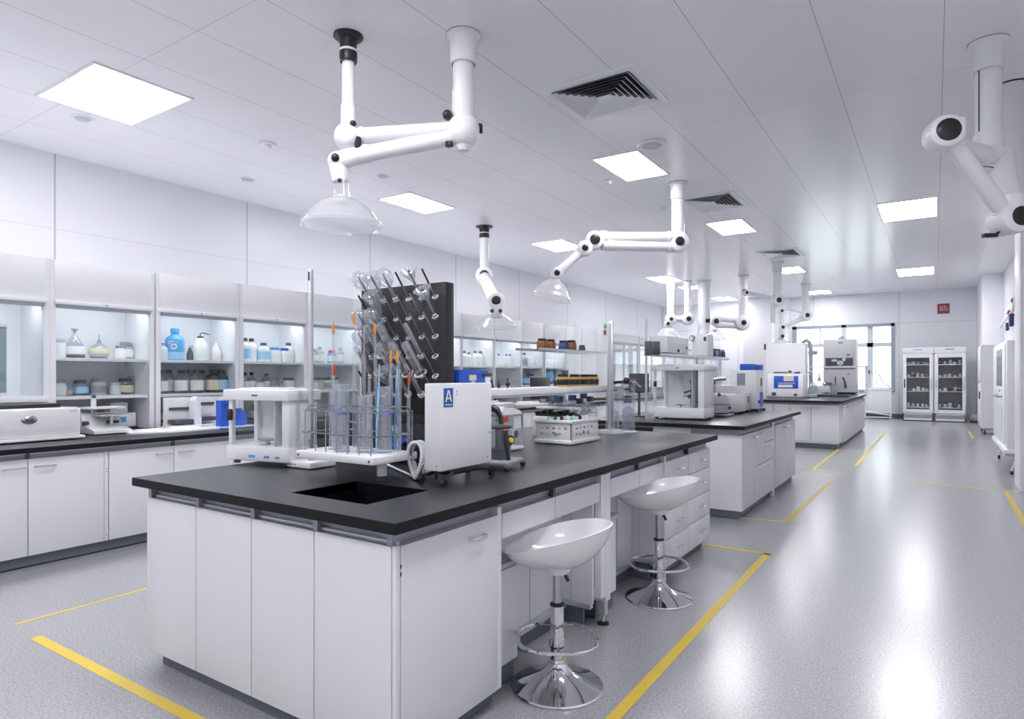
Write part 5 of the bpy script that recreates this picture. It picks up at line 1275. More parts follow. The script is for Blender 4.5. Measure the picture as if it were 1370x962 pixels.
# blue case on the shelf near end
t = thing('blue_case', 'bright blue case with a pale badge, on the shelf above the letter A cabinet', 'case', (-2.33, 2.98, 1.235))
b = MB('blue'); b.box(-.05, .05, -.09, .20, 0, .115, bev=.004); b.build('shell', t)
b = MB('cream'); b.box(.05, .056, -.0, .07, .05, .085, bev=.004); b.box(.05, .0555, .02, .05, .0, .05, 'lightblue'); b.build('badge', t)
b = MB('white'); b.box(.01, .055, .16, .215, .0, .075, bev=.003); b.box(.008, .06, .13, .22, .075, .1, 'darkgrey', bev=.004); b.build('latch_block', t)
for k, (y, s_, lab) in enumerate([(.38, 1, 'small black clip standing on the near part of the reagent shelf'), (.48, 1.3, 'small black clip with a stem on the reagent shelf')]):
    b = MB('black'); b.sph((0, 0, .02 * s_), .012 * s_); b.cyl((0, 0, 0), (0, 0, .05 * s_), .004); tag(b.build('shelf_clip', loc=(-2.24, 2.85 + y, 1.235)), lab, 'clip', 'black clips on the shelf')
# translucent vessels under the shelf
for k, (x, y, r, h, lab) in enumerate([(-2.42, 4.30, .075, .30, 'tall pale plastic vessel with a black cap, leftmost under the reagent shelf'), (-2.30, 4.42, .065, .28, 'pale plastic vessel with a black cap, second under the reagent shelf'),
        (-2.44, 4.56, .07, .30, 'pale plastic vessel with a black cap, third under the reagent shelf'), (-2.30, 4.60, .06, .29, 'pale plastic vessel with a black cap, just left of the tall post'), (-2.44, 4.76, .065, .31, 'pale plastic vessel with a black cap, behind the tall post')]):
    bottle('bottle', r, h, dict(body='jarglass', cap='darkgrey' if k % 2 else 'navy', label='frost'), (x, y, TZ), lab, 'vessel', 'pale vessels under the reagent shelf', 'plastic_vessel')
b = MB('amber'); b.lathe([(0, 0), (.018, 0), (.02, .02), (.012, .03), (0, .032)], None, 14); b.lathe([(.013, .028), (.013, .042), (0, .043)], 'black', 12)
tag(b.build('small_vial', loc=(-2.20, 4.44, TZ)), 'tiny amber vial among the pale vessels on the near bench', 'vial')
# tall glass cylinders by the far end of the near bench
for k, (x, y, r, h, lab) in enumerate([(-2.06, 4.80, .055, .42, 'tall clear cylinder with dark rings, right of the tall post on the near bench'), (-2.22, 4.86, .06, .36, 'tall clear cylinder behind and left of the dark ringed one')]):
    t = thing('glass_cylinder', lab, 'glass cylinder', (x, y, TZ), 0, 'tall cylinders at the near bench end')
    b = MB('labglass'); b.lathe([(0, .012), (r, .012), (r, h), (r * 1.05, h + .004)], None, 24); b.build('cylinder_body', t)
    b = MB('frost'); b.lathe([(0, 0), (r * 1.35, 0), (r * 1.35, .008), (r, .014)], None, 24); b.build('foot', t)
    b = MB('jarglass'); b.lathe([(0, .016), (r * .8, .016), (r * .8, h * .42), (r * .3, h * .5), (0, h * .5)], None, 20); b.build('inner_vessel', t)
    for z in ((.56, .66, .80, .92) if k == 0 else (.9,)):
        c = MB('navy' if z < .7 else 'darkgrey'); c.lathe([(0, h * z), (r * .62, h * z), (r * .62, h * z + .016), (0, h * z + .016)], None, 18); c.build('ring', t)
b = MB('black'); b.tube([(-.10, 0, 0), (-.03, .02, .012), (.05, 0, .016)], .012, None, 8); b.sph((.06, 0, .025), .026); b.tube([(.06, 0, .02), (.10, -.01, .0)], .008, None, 8); b.sph((-.06, 0, .008), .02)
tag(b.build('clamp', loc=(-2.10, 4.72, TZ + .39 + .0)), 'black clamp fitting at shelf height right of the tall post', 'clamp')
# ------------------------------------------------------------------------------------------------- second island
draft_shield('large white analytical balance in a glass case, at the near corner of the second island', (-2.195, 6.56, TZ), .54, .36, .56, 0, marks=False, knobz=.56)
t = thing('inner_apparatus', 'small clamp apparatus visible behind the glass of the large balance', 'apparatus', (-2.20, 6.58, TZ + .115))
b = MB('steel'); b.cyl((.08, 0, 0), (.08, 0, .28), .006); b.cyl((0, 0, .12), (.12, -.05, .13), .008); b.build('stand', t)
b = MB('darkgrey'); b.sph((.08, -.05, .12), .022); b.sph((.10, 0, .22), .016); b.cyl((.02, -.04, .16), (.12, -.06, .19), .01); b.build('clamp', t)
# shelf and instruments above
t = thing('reagent_shelf', 'white reagent shelf with a thin post along the second island', 'shelf', (-2.38, 7.4, TZ))
b = MB('cabglass'); b.box(-.10, .10, -1.2, 1.25, .68, .69); b.build('upper_shelf', t)
b = MB('white'); b.box(-.11, .11, -1.2, 1.25, .655, .679, bev=.003); b.build('shelf_rail', t)
b = MB('alu')
b.cyl((-.09, -1.18, 0), (-.09, -1.18, 1.03), .012); b.cyl((.0, 1.2, 0), (.0, 1.2, .70), .015); b.cyl((.0, .2, 0), (.0, .2, .68), .015); b.build('post', t)
b = MB('cabglass'); b.box(-.003, .003, .75, 1.25, .69, .93); b.build('glass_divider', t)
b = MB('white'); b.box(-.1, .1, -.60, 1.25, .30, .32); b.build('lower_shelf', t)
t = thing('meter_box', 'long grey-white instrument on the second island shelf, under the conical hood', 'instrument', (-2.36, 6.62, TZ + .69))
b = MB('white'); b.box(-.09, .10, -.36, .30, 0, .17, bev=.006); b.box(.10, .104, -.30, .26, .015, .10, 'frost'); b.build('housing', t)
b = MB('darkgrey'); b.sph((.106, -.05, .025), .018); b.sph((.106, .22, .06), .012); b.build('knob', t)
for k, (px, lab) in enumerate(((868, 'left one of two dark handset blocks hung at the shelf end'), (878, 'right one of two dark handset blocks hung at the shelf end'))):
    v = at_x(px, 466, -2.32 - .0 * k); b = MB('darkgrey'); b.box(-.035, .035, -.03, .03, -.07, .07, bev=.012); b.build('handset', t, loc=v - t.location)
v = at_x(940, 463, -2.38)
t = thing('cube_meter', 'small white cube instrument at the right end of the grey-white instrument', 'instrument', (v.x, v.y, TZ + .69), YAW * 0)
b = MB('white'); b.box(-.10, .10, -.12, .12, 0, .26, bev=.01); b.build('housing', t)
b = MB('darkgrey'); b.box(.05, .08, -.125, -.119, .18, .23); b.disc_axis([(.03, 0), (.035, .01), (.03, .02)], (-.09, -.12, .22), (0, -1, 0), None, 16); b.build('dial', t)
for k, (dy, m_, lab) in enumerate([(.62, 'navy', 'dark blue jar, leftmost of the small jars on the second island shelf'), (.74, 'skyblue', 'blue jar, second of the small jars on the second island shelf'), (.84, 'amber', 'brown jar, third of the small jars on the second island shelf')]):
    bottle('jar', .05, .10, dict(body=m_, cap='black', label=None), (-2.33, 7.42 + dy * 1.0, TZ + .69), lab, 'jar', 'small jars on the second island shelf')
for k in range(3):
    bottle('bottle', .022, .10, dict(body='navy', cap='blue', label=None), (-2.32, 8.36 + k * .09, TZ + .69), f'tiny blue topped vial, {ORD[k]} from left at the second island shelf end', 'vial', 'tiny blue vials on the shelf', 'small_vial')
# black monitor behind
t = thing('monitor', 'black square screen left of the large glass cased balance', 'monitor', (-2.715, 6.63, TZ), math.radians(22))
b = MB('black'); b.box(-.105, .105, -.012, .012, .265, .475, bev=.004); b.build('panel', t)
b = MB('screen'); b.box(-.095, .095, -.0135, -.0118, .275, .465); b.build('screen', t)
b = MB('darkgrey'); b.cyl((0, .01, .012), (0, .01, .28), .014); b.box(-.08, .08, -.05, .08, 0, .012, bev=.004); b.build('stand', t)
b = MB('cream'); b.tube([(-.08, -.02, .37), (-.04, -.03, .385), (.0, -.02, .34), (.02, -.02, .325)], .009, None, 8); b.build('cable', t)
# grey round device
t = thing('centrifuge', 'grey rounded centrifuge between the balance and the white rounded box', 'centrifuge', (-2.02, 7.18, TZ))
b = MB('midgrey'); b.lathe([(.10, .03), (.13, .045), (.14, .12), (.135, .20), (.10, .245), (.05, .26), (0, .262)], None, 28); b.build('bowl_housing', t)
b = MB('darkgrey'); b.lathe([(.142, .13), (.146, .135), (.142, .14)], None, 28); b.sph((.14, -.02, .1), .02); b.sph((.05, -.1, .245), .02); b.build('seal_ring', t)
b = MB('steel'); b.box(-.14, .15, -.14, .14, .015, .03, bev=.006)
for sx in (-.12, .13):
    for sy in (-.12, .12): b.cyl((sx, sy, 0), (sx, sy, .016), .014)
b.build('base', t)
b = MB('steel'); b.cyl((-.02, -.02, .26), (-.02, -.02, .44), .012); b.cyl((-.09, -.02, .40), (.10, -.02, .42), .022); b.sph((-.03, -.02, .37), .02, 'black'); b.build('arm', t)
# white rounded box
t = thing('shaker_box', 'white rounded bench instrument in the middle of the second island', 'instrument', (-2.06, 7.93, TZ))
b = MB('gloss_white'); b.prism([(-.30, .02), (.30, .02), (.31, .22), (.24, .34), (-.24, .34), (-.31, .22)], 'y', -.0, .0001) if False else b.box(-.19, .16, -.33, .33, .02, .24, bev=.02)
b.prism([(-.18, .235), (.15, .235), (.10, .33), (-.13, .34)], 'y', -.31, .31); b.build('housing', t)
b = MB('darkgrey'); b.box(.161, .165, .15, .18, .12, .20); b.build('vent_slot', t)
for sx in (-.15, .12):
    for sy in (-.28, .28):
        b = MB('black'); b.cyl((sx, sy, 0), (sx, sy, .022), .02); b.build('foot', t)
# tall white cabinet with blue panels
t = thing('tall_analyser', 'tall white analyser with blue panels at the far end of the second island', 'analyser', (-1.98, 8.47, TZ))
b = MB('white'); b.box(-.20, .12, -.12, .26, .03, .52, bev=.008); b.build('housing', t)
b = MB('greyglass'); b.box(-.12, -.02, -.124, -.118, .06, .48); b.build('window', t)
b = MB('blue'); b.box(-.10, .05, -.06, .2, .52, .60, bev=.004); b.build('blue_top_case', t)
b = MB('blue'); b.box(.121, .126, .05, .22, .06, .24); b.build('blue_panel', t)
b = MB('blue'); b.box(.06, .119, .15, .26, .521, .59); b.build('blue_top_case', t)
b = MB('darkgrey'); b.box(.122, .128, .1, .14, .32, .42); b.sph((.125, -.03, .12), .02); b.build('latch', t)
b = MB('navy'); b.box(-.22, .14, -.14, .28, .012, .03); b.cyl((.12, .24, .0), (.12, .24, .03), .03, None, 'black'); b.cyl((.12, -.1, .0), (.12, -.1, .03), .02, None, 'black'); b.cyl((-.18, -.1, .0), (-.18, -.1, .03), .02, None, 'black'); b.build('base', t)
for k, (x, h, lab) in enumerate([(-2.82, .34, 'dark stand clamp on the second island, left behind the large balance')]):
    b = MB('steel'); b.cyl((0, 0, 0), (0, 0, h), .008); b.box(-.06, .06, -.05, .05, 0, .012); b.sph((0, 0, h - .05), .03, 'darkgrey'); tag(b.build('clamp_stand', loc=(x, 8.1, TZ)), lab, 'stand')

# ------------------------------------------------------------------------------------------------- third island
t = thing('blue_analyser', 'white bench analyser with a blue display front, on the third island near end', 'analyser', (-2.41, 13.35, TZ))
b = MB('white'); b.box(-.32, .32, -.20, .36, .03, .48, bev=.02); b.build('housing', t)
b = MB('blue'); b.box(-.20, .24, -.206, -.198, .20, .44, bev=.003); p = b.build('display_panel', t)
b = MB('paper'); b.box(-.12, .14, -.212, -.205, .22, .27); b.box(-.02, .16, -.212, -.205, .34, .44, 'cream'); b.box(-.12, .18, -.213, -.205, .29, .31, 'midgrey'); b.build('display_marks', p)
b = MB('navy'); b.box(-.24, -.16, -.206, -.198, .06, .12); b.box(.16, .22, -.206, -.198, .06, .10); b.build('button', t)
b = MB('grey'); b.box(-.30, .30, -.18, .34, 0, .03); b.build('base', t)
t = thing('white_hood_panel', 'tall white panel enclosure standing behind the blue fronted analyser', 'enclosure', (-2.52, 14.05, TZ))
b = MB('white'); b.box(-.40, .36, -.15, .15, .0, 1.10, bev=.02); b.build('housing', t)
b = MB('darkgrey'); b.box(-.43, -.39, -.17, -.14, .98, 1.10); b.box(-.24, .02, -.165, -.149, .50, .52); b.box(.16, .26, -.165, -.149, .49, .52, 'navy'); b.box(.04, .10, -.165, -.149, .50, .55, 'amber'); b.build('trim', t)
for k, (px, py, kind, r, h, mats, lab) in enumerate([
        (1083, 531.5, 'flask', .15, .55, dict(body='jarglass', stopper='white', liquid='frost', label=None), 'large clear flask left in the glassware cluster on the third island'),
        (1096, 530, 'round', .22, .50, dict(body='jarglass', stopper='frost', liquid='frost', label='frost'), 'globe flask in the glassware cluster on the third island'),
        (1107, 529, 'jar', .12, .30, dict(body='jarglass', cap='grey', label=None), 'clear jar at the right of the glassware cluster on the third island'),
        (1070, 529, 'bottle', .09, .52, dict(body='jarglass', cap='grey', label='frost'), 'tall clear bottle right of the blue fronted analyser'),
        (1114, 528, 'beaker', .10, .26, dict(body='jarglass', liquid='frost'), 'beaker left of the tall white instrument on the third island')]):
    v = at_z(px, py, TZ); bottle(kind, r, h, mats, (v.x, v.y, TZ), lab, 'flask' if kind in ('flask', 'round') else 'jar', 'glassware cluster on the third island')
b = MB('white'); b.box(-1.0, 1.0, -.12, .12, -.012, .012); 
for x in (-.95, .95): b.cyl((x, 0, -.62), (x, 0, 0), .02)
tag(b.build('bench_shelf', loc=(-2.15, 15.3, TZ + .635), rz=0), 'thin white shelf bridging over the glassware on the third island', 'shelf')
b = MB('darkgrey'); b.box(-.5, .5, -.12, .12, 0, .05, bev=.01); tag(b.build('instrument_tray', loc=(-1.98, 14.9, TZ)), 'dark low tray at the foot of the glassware on the third island', 'tray')
# tap
t = thing('lab_tap', 'tall grey swan neck tap on the third island, in front of the window', 'tap', (-2.52, 16.3, TZ))
b = MB('midgrey'); b.tube([(-.10, 0, 0), (-.10, 0, 1.05), (-.07, 0, 1.22), (0, 0, 1.28), (.07, 0, 1.22), (.10, 0, 1.05), (.10, 0, .2), (.10, 0, 0)], .045, None, 10); b.build('neck', t)
b = MB('midgrey'); b.cyl((-.20, 0, .98), (-.02, 0, .98), .05); b.cyl((.05, 0, .98), (.24, 0, .98), .05); b.build('handle', t)
b = MB('darkgrey'); b.lathe([(.16, 0), (.15, .04), (.08, .06), (0, .06)], None, 16); b.build('base', t)
# tall instrument
v0 = at_z(1113, 526.5, TZ)
t = thing('tall_instrument', 'tall white instrument with a dark window at the third island far end', 'instrument', (-1.86, 17.05, TZ))
b = MB('white'); b.box(-.36, .33, -.25, .30, .05, 1.30, bev=.015); b.build('housing', t)
b = MB('white'); b.box(-.35, .31, -.262, -.248, .62, 1.28, bev=.006); b.build('upper_door', t)
b = MB('screen'); b.box(-.31, .27, -.270, -.260, .66, .86); w = b.build('window', t)
b = MB('frost'); b.sph((.0, -.272, .74), .07, sc=(1, .1, .8)); b.sph((-.12, -.272, .80), .05, sc=(1.4, .1, .6)); b.sph((.08, -.272, .82), .04, sc=(1, .1, 1)); b.build('window_contents', w)
b = MB('darkgrey'); b.box(-.33, .30, -.268, -.25, .60, .615); b.tube([(.06, -.27, .40), (.10, -.30, .30), (.12, -.28, .15)], .02, None, 8); b.tube([(-.10, -.27, .42), (-.10, -.28, .2)], .012, None, 8); b.box(.15, .2, -.26, -.249, .47, .49); b.build('fittings', t)
b = MB('skyblue'); b.box(-.04, .06, -.265, -.261, 1.20, 1.23); b.sph((.17, -.262, .93), .03, 'grey', sc=(1.4, .2, .8)); b.build('badge', t)
b = MB('black'); b.box(-.34, .31, -.23, .28, 0, .05); b.build('base', t)
b = MB('midgrey'); b.cyl((0, 0, 1.30), (0, 0, 1.36), .07); b.cyl((0, 0, 1.36), (0, 0, 1.38), .04); b.build('chimney', t)

# ------------------------------------------------------------------------------------------------- back of the room
def fridge(x0, label, tint):
    t = thing('display_fridge', label, 'fridge', (x0 + .37, 21.9, 0), 0, 'white glass door display fridges')
    w, d, h = .735, .60, 2.10; X = -w / 2
    b = MB('white'); b.box(X, X + .03, -d / 2, d / 2, .03, h); b.box(-X - .03, -X, -d / 2, d / 2, .03, h); b.box(X, -X, d / 2 - .03, d / 2, .03, h, 'grey'); b.box(X, -X, -d / 2, d / 2, h - .22, h); b.box(X, -X, -d / 2, d / 2, .03, .23)
    b.box(X + .03, X + .034, -d / 2, d / 2 - .03, .23, h - .22, 'midgrey'); b.box(-X - .034, -X - .03, -d / 2, d / 2 - .03, .23, h - .22, 'midgrey')
    b.build('cabinet_body', t)
    b = MB('white'); b.box(X, -X, -d / 2 - .02, -d / 2, h - .17, h, bev=.008); b.box(-.12, .10, -d / 2 - .022, -d / 2 - .019, h - .07, h - .05, tint); b.build('header', t)
    b = MB('white'); y0, y1 = -d / 2 - .035, -d / 2 - .003
    b.box(X + .01, X + .09, y0, y1, .24, h - .19, bev=.004); b.box(-X - .09, -X - .01, y0, y1, .24, h - .19, bev=.004); b.box(X + .09, -X - .09, y0, y1, .24, .34); b.box(X + .09, -X - .09, y0, y1, h - .29, h - .19); dr = b.build('door', t)
    b = MB('cabglass'); b.box(X + .09, -X - .09, y0 + .01, y0 + .018, .34, h - .29); b.build('door_glass', dr)
    b = MB('black' if tint == 'skyblue' else 'alu'); b.box(X + .03, X + .06, y0 - .03, y0, .95, 1.20, bev=.006); b.build('handle', dr)
    b = MB('alu'); b.box(-X - .06, -X - .035, y0 - .03, y0, .90, 1.30, bev=.006); b.build('lock_bar', dr)
    for z in (.42 - .02, .86, 1.26, 1.62):
        b = MB('alu'); b.box(X + .035, -X - .035, -d / 2 + .03, d / 2 - .04, z - .02, z); b.build('shelf', t)
    b = MB('grey'); b.box(X + .02, -X - .02, -d / 2 - .012, -d / 2, .09, .19); b.build('vent_grille', t)
    b = MB('darkgrey'); b.box(X + .03, -X - .03, -d / 2 + .03, d / 2 - .03, 0, .03); b.build('plinth', t)
    return t
fridge(-.775, 'left one of two white glass door fridges at the back wall', 'skyblue'); fridge(-.015, 'right one of two white glass door fridges at the back wall', 'darkgrey')
rnd = random.Random(11)
for fi, x0 in enumerate((-.775, -.015)):
    for si, z in enumerate((1.62, 1.26, .86, .40)):
        n = 5
        for k in range(n):
            m_ = ['frost', 'paper', 'amber', 'frost', 'cream', 'lightblue'][rnd.randrange(6)]
            sz = rnd.choice((.035, .042, .05)); hh = rnd.choice((.07, .09, .12))
            bottle('jar', sz, hh, dict(body=m_, cap=rnd.choice(('white', 'darkgrey', 'frost')), label=None), (x0 + .12 + k * .115 + rnd.random() * .03, 21.78 + rnd.random() * .1, z),
                   f'small jar, {ORD[k]} from left on the {["top", "second", "third", "bottom"][si]} shelf of the {["left", "right"][fi]} fridge', 'jar', f'small jars in the {["left", "right"][fi]} fridge', 'small_jar')
# sign
t = thing('wall_sign', 'small dark red sign with white strokes high on the back wall', 'sign', (.21, YB, 3.29))
b = MB('redsign'); b.box(-.15, .15, -.012, 0, -.15, .15); b.build('plate', t)
b = MB('paper'); rnd = random.Random(5)
for k in range(4):
    for j in range(3):
        x = -.09 + k * .055; z = -.06 + j * .055
        b.box(x, x + .036, -.015, -.012, z, z + .014); b.box(x + rnd.random() * .02, x + .014 + rnd.random() * .02, -.015, -.012, z, z + .042)
b.build('white_strokes', t)
# white trolley cabinet and a chair-like frame under the window
t = thing('side_cabinet', 'low white cabinet on a tube frame under the window, by the fridges', 'cabinet', (-1.30, 22.3, 0))
b = MB('white'); b.box(-.44, .20, -.30, .28, .18, .86, bev=.012); b.build('body', t)
b = MB('white'); b.box(-.46, .24, -.32, .30, .86, .90, bev=.008); b.box(.12, .22, -.2, .2, .90, .93, 'grey'); b.build('top', t)
b = MB('white'); b.tube([(-.60, -.32, .03), (-.60, -.32, .16), (-.5, -.32, .22), (.20, -.32, .12), (.20, -.32, .02)], .02, None, 8); b.tube([(.21, -.30, .9), (.21, -.30, .02)], .02, None, 8); b.tube([(-.46, -.30, .9), (-.46, -.30, .02)], .02, None, 8); b.tube([(-.60, -.32, .05), (.2, -.32, .05)], .018, None, 8); b.build('tube_frame', t)
t = thing('plastic_chair', 'white chair back shape resting on the low cabinet before the window', 'chair', (-1.42, 22.2, .90))
b = MB('white'); b.box(-.20, .30, -.14, .14, .0, .05, bev=.01); b.build('seat', t)
b = MB('white'); b.tube([(-.18, 0, .04), (-.17, 0, .42), (-.10, 0, .50), (.0, 0, .46), (.10, 0, .22), (.24, 0, .10), (.30, 0, .05)], .022, None, 8); b.tube([(-.12, 0, .04), (-.10, 0, .44)], .014, None, 8); b.tube([(-.04, 0, .04), (-.03, 0, .44)], .014, None, 8); b.build('backrest', t)

# ------------------------------------------------------------------------------------------------- right wall
t = thing('glazed_cabinet', 'tall white cabinet with two narrow glass windows on a castor stand, right wall', 'cabinet', (1.08, 11.7, 0))
b = MB('white'); b.box(-.29, .30, -1.1, 1.15, .34, 1.78, bev=.008)
b.box(-.10, -.097, -1.103, -1.10, .36, 1.76, 'midgrey'); b.build('body', t)
b = MB('white'); b.box(-.302, -.29, -.95, 1.05, .40, 1.74, bev=.004); dr = b.build('door', t)
b = MB('greyglass'); b.box(-.306, -.301, -.55, .35, 1.16, 1.68); b.box(-.306, -.301, -.55, .35, .44, .90, 'frost'); b.build('window', dr)
b = MB('grey'); b.tube([(-.305, -.6, 1.02), (-.36, -.6, 1.02), (-.36, .1, 1.02), (-.305, .1, 1.02)], .014, None, 8); b.box(-.31, -.30, -.2, -.05, 1.08, 1.11, 'amberlight'); b.build('handle', dr)
b = MB('white'); b.box(-.32, .30, -1.12, 1.15, .28, .34, bev=.01); b.box(-.30, .30, -1.12, 1.15, .25, .28, 'grey'); b.build('stand_frame', t)
for sx, sy in ((-.22, -1.0), (.2, -1.0), (-.22, 1.0), (.2, 1.0)):
    b = MB('white'); b.tube([(sx + .05, sy, .26), (sx, sy - .03, .10), (sx - .02, sy - .03, .05)], .012, None, 8); l_ = b.build('leg', t)
    b = MB('black'); b.cyl((sx - .03, sy - .03, .025), (sx, sy - .03, .025), .025, None, None, 14); b.build('castor', l_)
t = thing('white_locker', 'plain white locker with a dark handle farther along the right wall', 'locker', (1.16, 18.0, 0))
b = MB('white'); b.box(-.30, .24, -.5, .75, .14, 1.98, bev=.01); b.build('body', t)
b = MB('white'); b.box(-.315, -.30, -.48, .72, .20, 1.12, bev=.004); dr = b.build('door', t)
b = MB('white'); b.box(-.315, -.30, -.48, .72, 1.15, 1.95, bev=.004); b.build('door', t)
b = MB('darkgrey'); b.box(-.34, -.315, -.3, -.26, .78, .95, bev=.004); b.build('handle', dr)
b = MB('grey'); b.box(-.28, .22, -.48, .72, .10, .14); b.build('stand_frame', t)
for sx, sy in ((-.24, -.42), (.18, -.42), (-.24, .66), (.18, .66)):
    b = MB('darkgrey'); b.cyl((sx - .02, sy, .05), (sx + .02, sy, .05), .05, None, None, 14); b.cyl((sx, sy, .06), (sx, sy, .11), .02); b.build('castor', t)
# wall fittings on the pillar and the wall
for px, py, y, lab in ((1310, 495, 19.98, 'black pull handle on the far right pillar, highest of three'), (1314, 517, 19.98, 'black pull handle on the far right pillar, the middle of three'), (1313, 545, 19.98, 'black pull handle on the far right pillar, lowest of three')):
    v = at_y(px + 3, py, y); b = MB('black'); b.box(-.05, .05, -.05, .0, -.12, .12, bev=.02); b.box(-.02, .02, -.03, .0, -.16, .16, 'darkgrey'); tag(b.build('mounted_handle', loc=(v.x, 20.0, v.z)), lab, 'handle', 'black handles on the right pillar')
v = at_y(1306, 566, 22.5); t = thing('drain_cover', 'dark grey rounded block on the floor beside the right fridge', 'floor block', (.93, 21.75, 0))
b = MB('grey'); b.sph((0, 0, .13), .15, sc=(1, 1, .85)); b.build('body', t); b = MB('darkgrey'); b.lathe([(.12, 0), (.13, .03), (.1, .05)], None, 16); b.build('base', t)
t = thing('gas_valve', 'small orange topped valve on the right wall above the locker', 'valve', (XR, 17.2, 2.60))
b = MB('midgrey'); b.cyl((0, 0, 0), (-.10, 0, 0), .03); b.box(-.12, -.08, -.03, .03, -.03, .03); b.build('body', t); b = MB('red'); b.cyl((-.10, 0, .02), (-.10, 0, .10), .05, .02); b.build('knob', t)
t = thing('pipe_run', 'slanting white pipe with two dark valves on the right wall', 'pipe', (XR - .08, 16.6, 2.5))
b = MB('white'); b.tube([(0, -.6, .5), (0, .0, .15), (0, 3.2, .0)], .03, None, 8); b.tube([(0, 3.2, 0), (.045, 3.2, 0)], .03, None, 8); b.build('tube', t)
b = MB('navy'); b.box(-.04, .04, .3, .5, -.16, .10, bev=.02); b.box(-.03, .03, 1.2, 1.35, -.2, -.02, bev=.02); b.build('valve', t)
b = MB('red'); b.sph((0, -.2, .33), .06); b.build('red_cap', t)

# ------------------------------------------------------------------------------------------------- left wall bench
t = thing('white_analyser', 'white bench analyser with an oval dark button, at the left photo edge', 'analyser', (-5.72, 1.93, LZ))
b = MB('gloss_white'); b.box(-.25, .22, -.18, .34, .028, .245, bev=.018); b.build('housing', t)
b = MB('white'); b.box(-.27, .245, -.20, .36, .010, .030, bev=.006); b.box(-.2, .20, -.15, .30, 0, .012, 'black'); b.build('base', t)
b = MB('steel'); b.sph((.221, .0, .165), .052, sc=(.25, 1, .62)); b.sph((.225, .0, .165), .035, 'darkgrey', sc=(.3, 1.1, .5)); b.build('button', t)
b = MB('black'); b.box(-.20, .10, -.15, .25, .245, .275, bev=.01); b.build('lid', t)
b = MB('midgrey'); b.box(.221, .224, .26, .31, .215, .222); b.build('badge', t)
b = MB('black'); b.sph((.10, -.185, .10), .045, sc=(1, .4, 1.2)); b.build('side_grip', t)
t = thing('bench_scale', 'small white weighing scale with green display under the second glass cabinet', 'scale', (-5.83, 2.56, LZ))
b = MB('white'); b.prism([(-.14, .01), (.15, .01), (.15, .035), (-.02, .07), (-.08, .16), (-.14, .17)], 'y', -.12, .17); b.build('body', t)
b = MB('white'); b.box(-.13, .05, -.11, .17, .21, .225); b.box(-.08, -.05, -.05, -.02, .15, .31, 'frost'); b.build('upper_deck', t)
b = MB('alu'); b.box(-.06, .12, -.06, .20, .150, .162, bev=.003); b.cyl((.03, .06, .08), (.03, .06, .15), .014); b.build('pan', t)
b = MB('navy'); b.box(.03, .034, .02, .12, .085, .11); b.box(.06, .064, .0, .05, .06, .075, 'green'); b.build('display', t)
b = MB('darkgrey'); b.sph((-.06, -.035, .31), .018); b.cyl((-.04, -.09, .09), (-.03, -.125, .09), .02); b.build('knob', t)
t = thing('paper_tray', 'white flat paper tray lying on the wall bench by the third glass cabinet', 'tray', (-5.66, 3.02, LZ))
b = MB('white'); b.prism([(-.20, -.30), (.10, -.36), (.24, -.10), (.22, .36), (-.18, .34)], 'z', 0, .012); b.build('tray', t)
b = MB('paper'); b.prism([(-.12, -.22), (.10, -.26), (.17, .0), (.12, .24), (-.12, .24)], 'z', .012, .02); b.box(-.02, .03, -.05, .03, .020, .021, 'darkgrey'); b.build('paper_sheet', t)
t = thing('white_dispenser', 'white upright dispenser frame under the third glass cabinet', 'dispenser', (-5.90, 3.42, LZ))
b = MB('white'); b.prism([(-.04, 0), (.03, 0), (.02, .22), (-.01, .29), (-.04, .25)], 'x', -.05, .05); b.build('column', t)
b = MB('white'); b.box(-.14, .12, -.26, .30, .0, .02, bev=.004); b.box(-.14, -.11, -.24, .30, .02, .28); b.box(-.06, .04, .26, .30, .0, .28); b.build('frame', t)
b = MB('darkgrey'); b.box(-.10, .04, -.22, -.04, .04, .075, bev=.008); b.box(-.10, .02, .06, .2, .05, .09, bev=.008); b.box(-.11, -.09, .1, .24, .20, .225); b.box(-.11, -.09, -.2, .0, .16, .185); b.build('fittings', t)
t = thing('blue_bag', 'bright blue bag with a high left side, left of the near glass balance', 'bag', (-5.66, 3.62, LZ))
b = MB('blue'); b.prism([(-.12, .0), (.12, .0), (.15, .02), (.15, .13), (.10, .15), (.10, .17), (-.03, .17), (-.03, .25), (-.12, .25)], 'x', -.04, .05); b.build('bag_body', t)
b = MB('amberlight'); b.sph((.052, .02, .125), .016, sc=(.3, 1.2, 1)); b.box(.049, .052, -.09, -.05, .19, .22, 'navy'); b.build('badge', t)
b = MB('white'); b.box(-.12, .16, -.16, .2, -.0, .004); b.build('paper_sheet', t)
# things further down the wall bench
t = thing('black_display', 'small black display unit on the far wall bench beyond the near shelf', 'monitor', (-5.62, 9.35, LZ))
b = MB('black'); b.box(-.02, .02, -.30, .30, .08, .45, bev=.01); b.build('panel', t); b = MB('grey'); b.box(-.1, .1, -.2, .2, 0, .02); b.cyl((0, 0, .02), (0, 0, .1), .03); b.build('stand', t)
t = thing('black_handset', 'small black upright device beside the black display on the wall bench', 'device', (-5.62, 9.95, LZ))
b = MB('black'); b.box(-.03, .03, -.09, .09, .03, .40, bev=.02); b.build('body', t); b = MB('darkgrey'); b.box(-.06, .06, -.1, .1, 0, .03, bev=.008); b.build('base', t)
t = thing('paper_pile', 'loose pile of white paper on the wall bench, seen under the shelf', 'paper pile', (-5.5, 8.75, LZ))
b = MB('paper'); b.prism([(-.2, -.25), (.2, -.2), (.22, .3), (-.18, .25)], 'z', 0, .03); b.prism([(-.15, -.1), (.12, -.12), (.1, .2), (-.12, .22)], 'z', .03, .06); b.build('sheets', t)
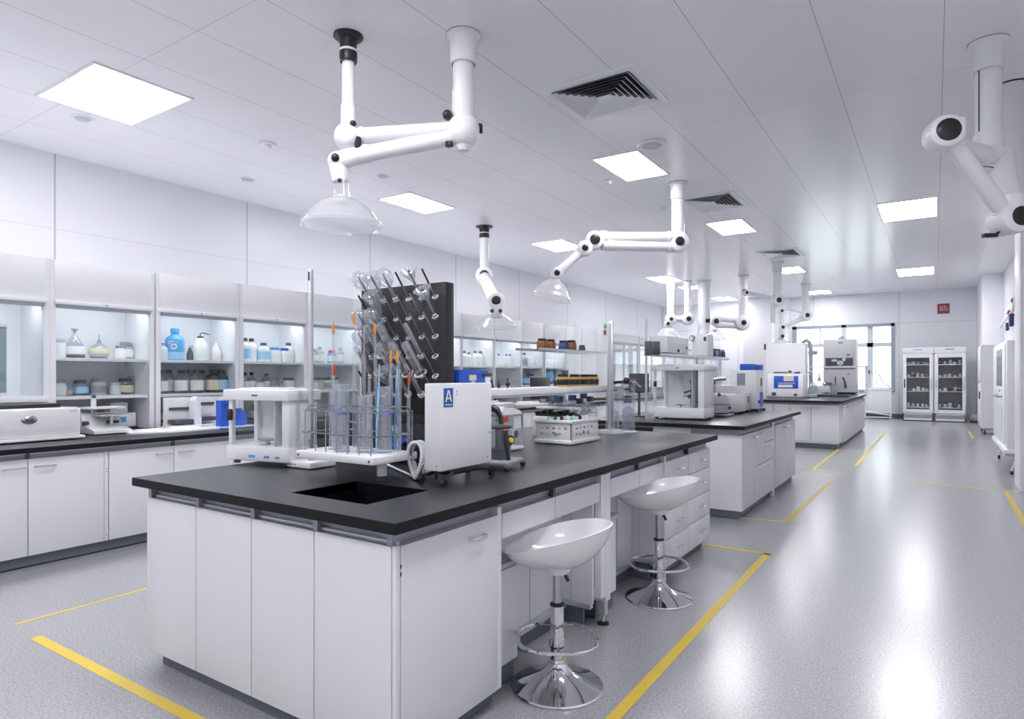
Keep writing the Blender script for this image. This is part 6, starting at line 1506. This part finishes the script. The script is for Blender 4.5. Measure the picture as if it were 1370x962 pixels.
t = thing('desk_lamp', 'dark slanted instrument arm on the wall bench under the shelf', 'instrument', (-5.6, 8.0, LZ))
b = MB('darkgrey'); b.tube([(0, 0, .02), (0, -.05, .2), (0, -.12, .42)], .018, None, 8); b.box(-.12, .12, -.1, .35, 0, .03, bev=.008); b.build('arm', t); b = MB('midgrey'); b.box(-.1, .1, .0, .3, .03, .05); b.build('plate', t)
t = thing('blue_folded_case', 'blue folded case with dark feet on the low shelf of the farthest cabinet', 'case', (CX - .2, 10.58, 1.138))
b = MB('skyblue'); b.prism([(-.24, .06), (.20, .06), (.26, .14), (.18, .24), (-.22, .25)], 'x', -.06, .08); b.build('shell', t); b = MB('darkgrey'); b.box(-.06, .08, -.22, .18, 0, .06, bev=.01); b.build('feet', t)
bottle('wash', .04, .17, dict(body='white', spout_cap='black', label='paper'), (CX - .15, 10.95, 1.138), 'small white spray bottle at the far end of the farthest cabinet', 'bottle', None)
# instruments inside the lower openings of the wall cabinets
for k, (cab, fr, w_, h_, lab) in enumerate([(1, .18, .30, .10, 'dark low instrument inside the second glass cabinet at bench level'), (2, .2, .22, .14, 'grey low instrument inside the third glass cabinet at bench level'), (2, .62, .20, .12, 'grey instrument right of centre inside the third cabinet at bench level'), (3, .55, .28, .16, 'white instrument inside the fourth glass cabinet at bench level'), (1, .80, .22, .24, 'white boxed instrument with blue front inside the second cabinet at bench level')]):
    ya, yb = CABS[cab]; t = thing('cabinet_instrument', lab, 'instrument', (CX - .26, ya + fr * (yb - ya), LZ), 0, 'instruments inside the wall cabinets')
    b = MB('darkgrey' if k == 0 else 'white'); b.box(-.10, .10, -w_ / 2, w_ / 2, .012, h_ * .6, bev=.008); b.box(-.08, .04, -w_ * .4, w_ * .3, h_ * .6, h_, 'midgrey' if k != 4 else 'white', bev=.006); b.build('housing', t)
    b = MB('black'); b.box(-.11, .11, -w_ / 2 - .01, w_ / 2 + .01, 0, .012); b.build('base', t)
    b = MB('skyblue' if k == 4 else 'darkgrey'); b.box(.10, .103, -w_ * .3, w_ * .1, h_ * .25, h_ * .45); b.build('display', t)
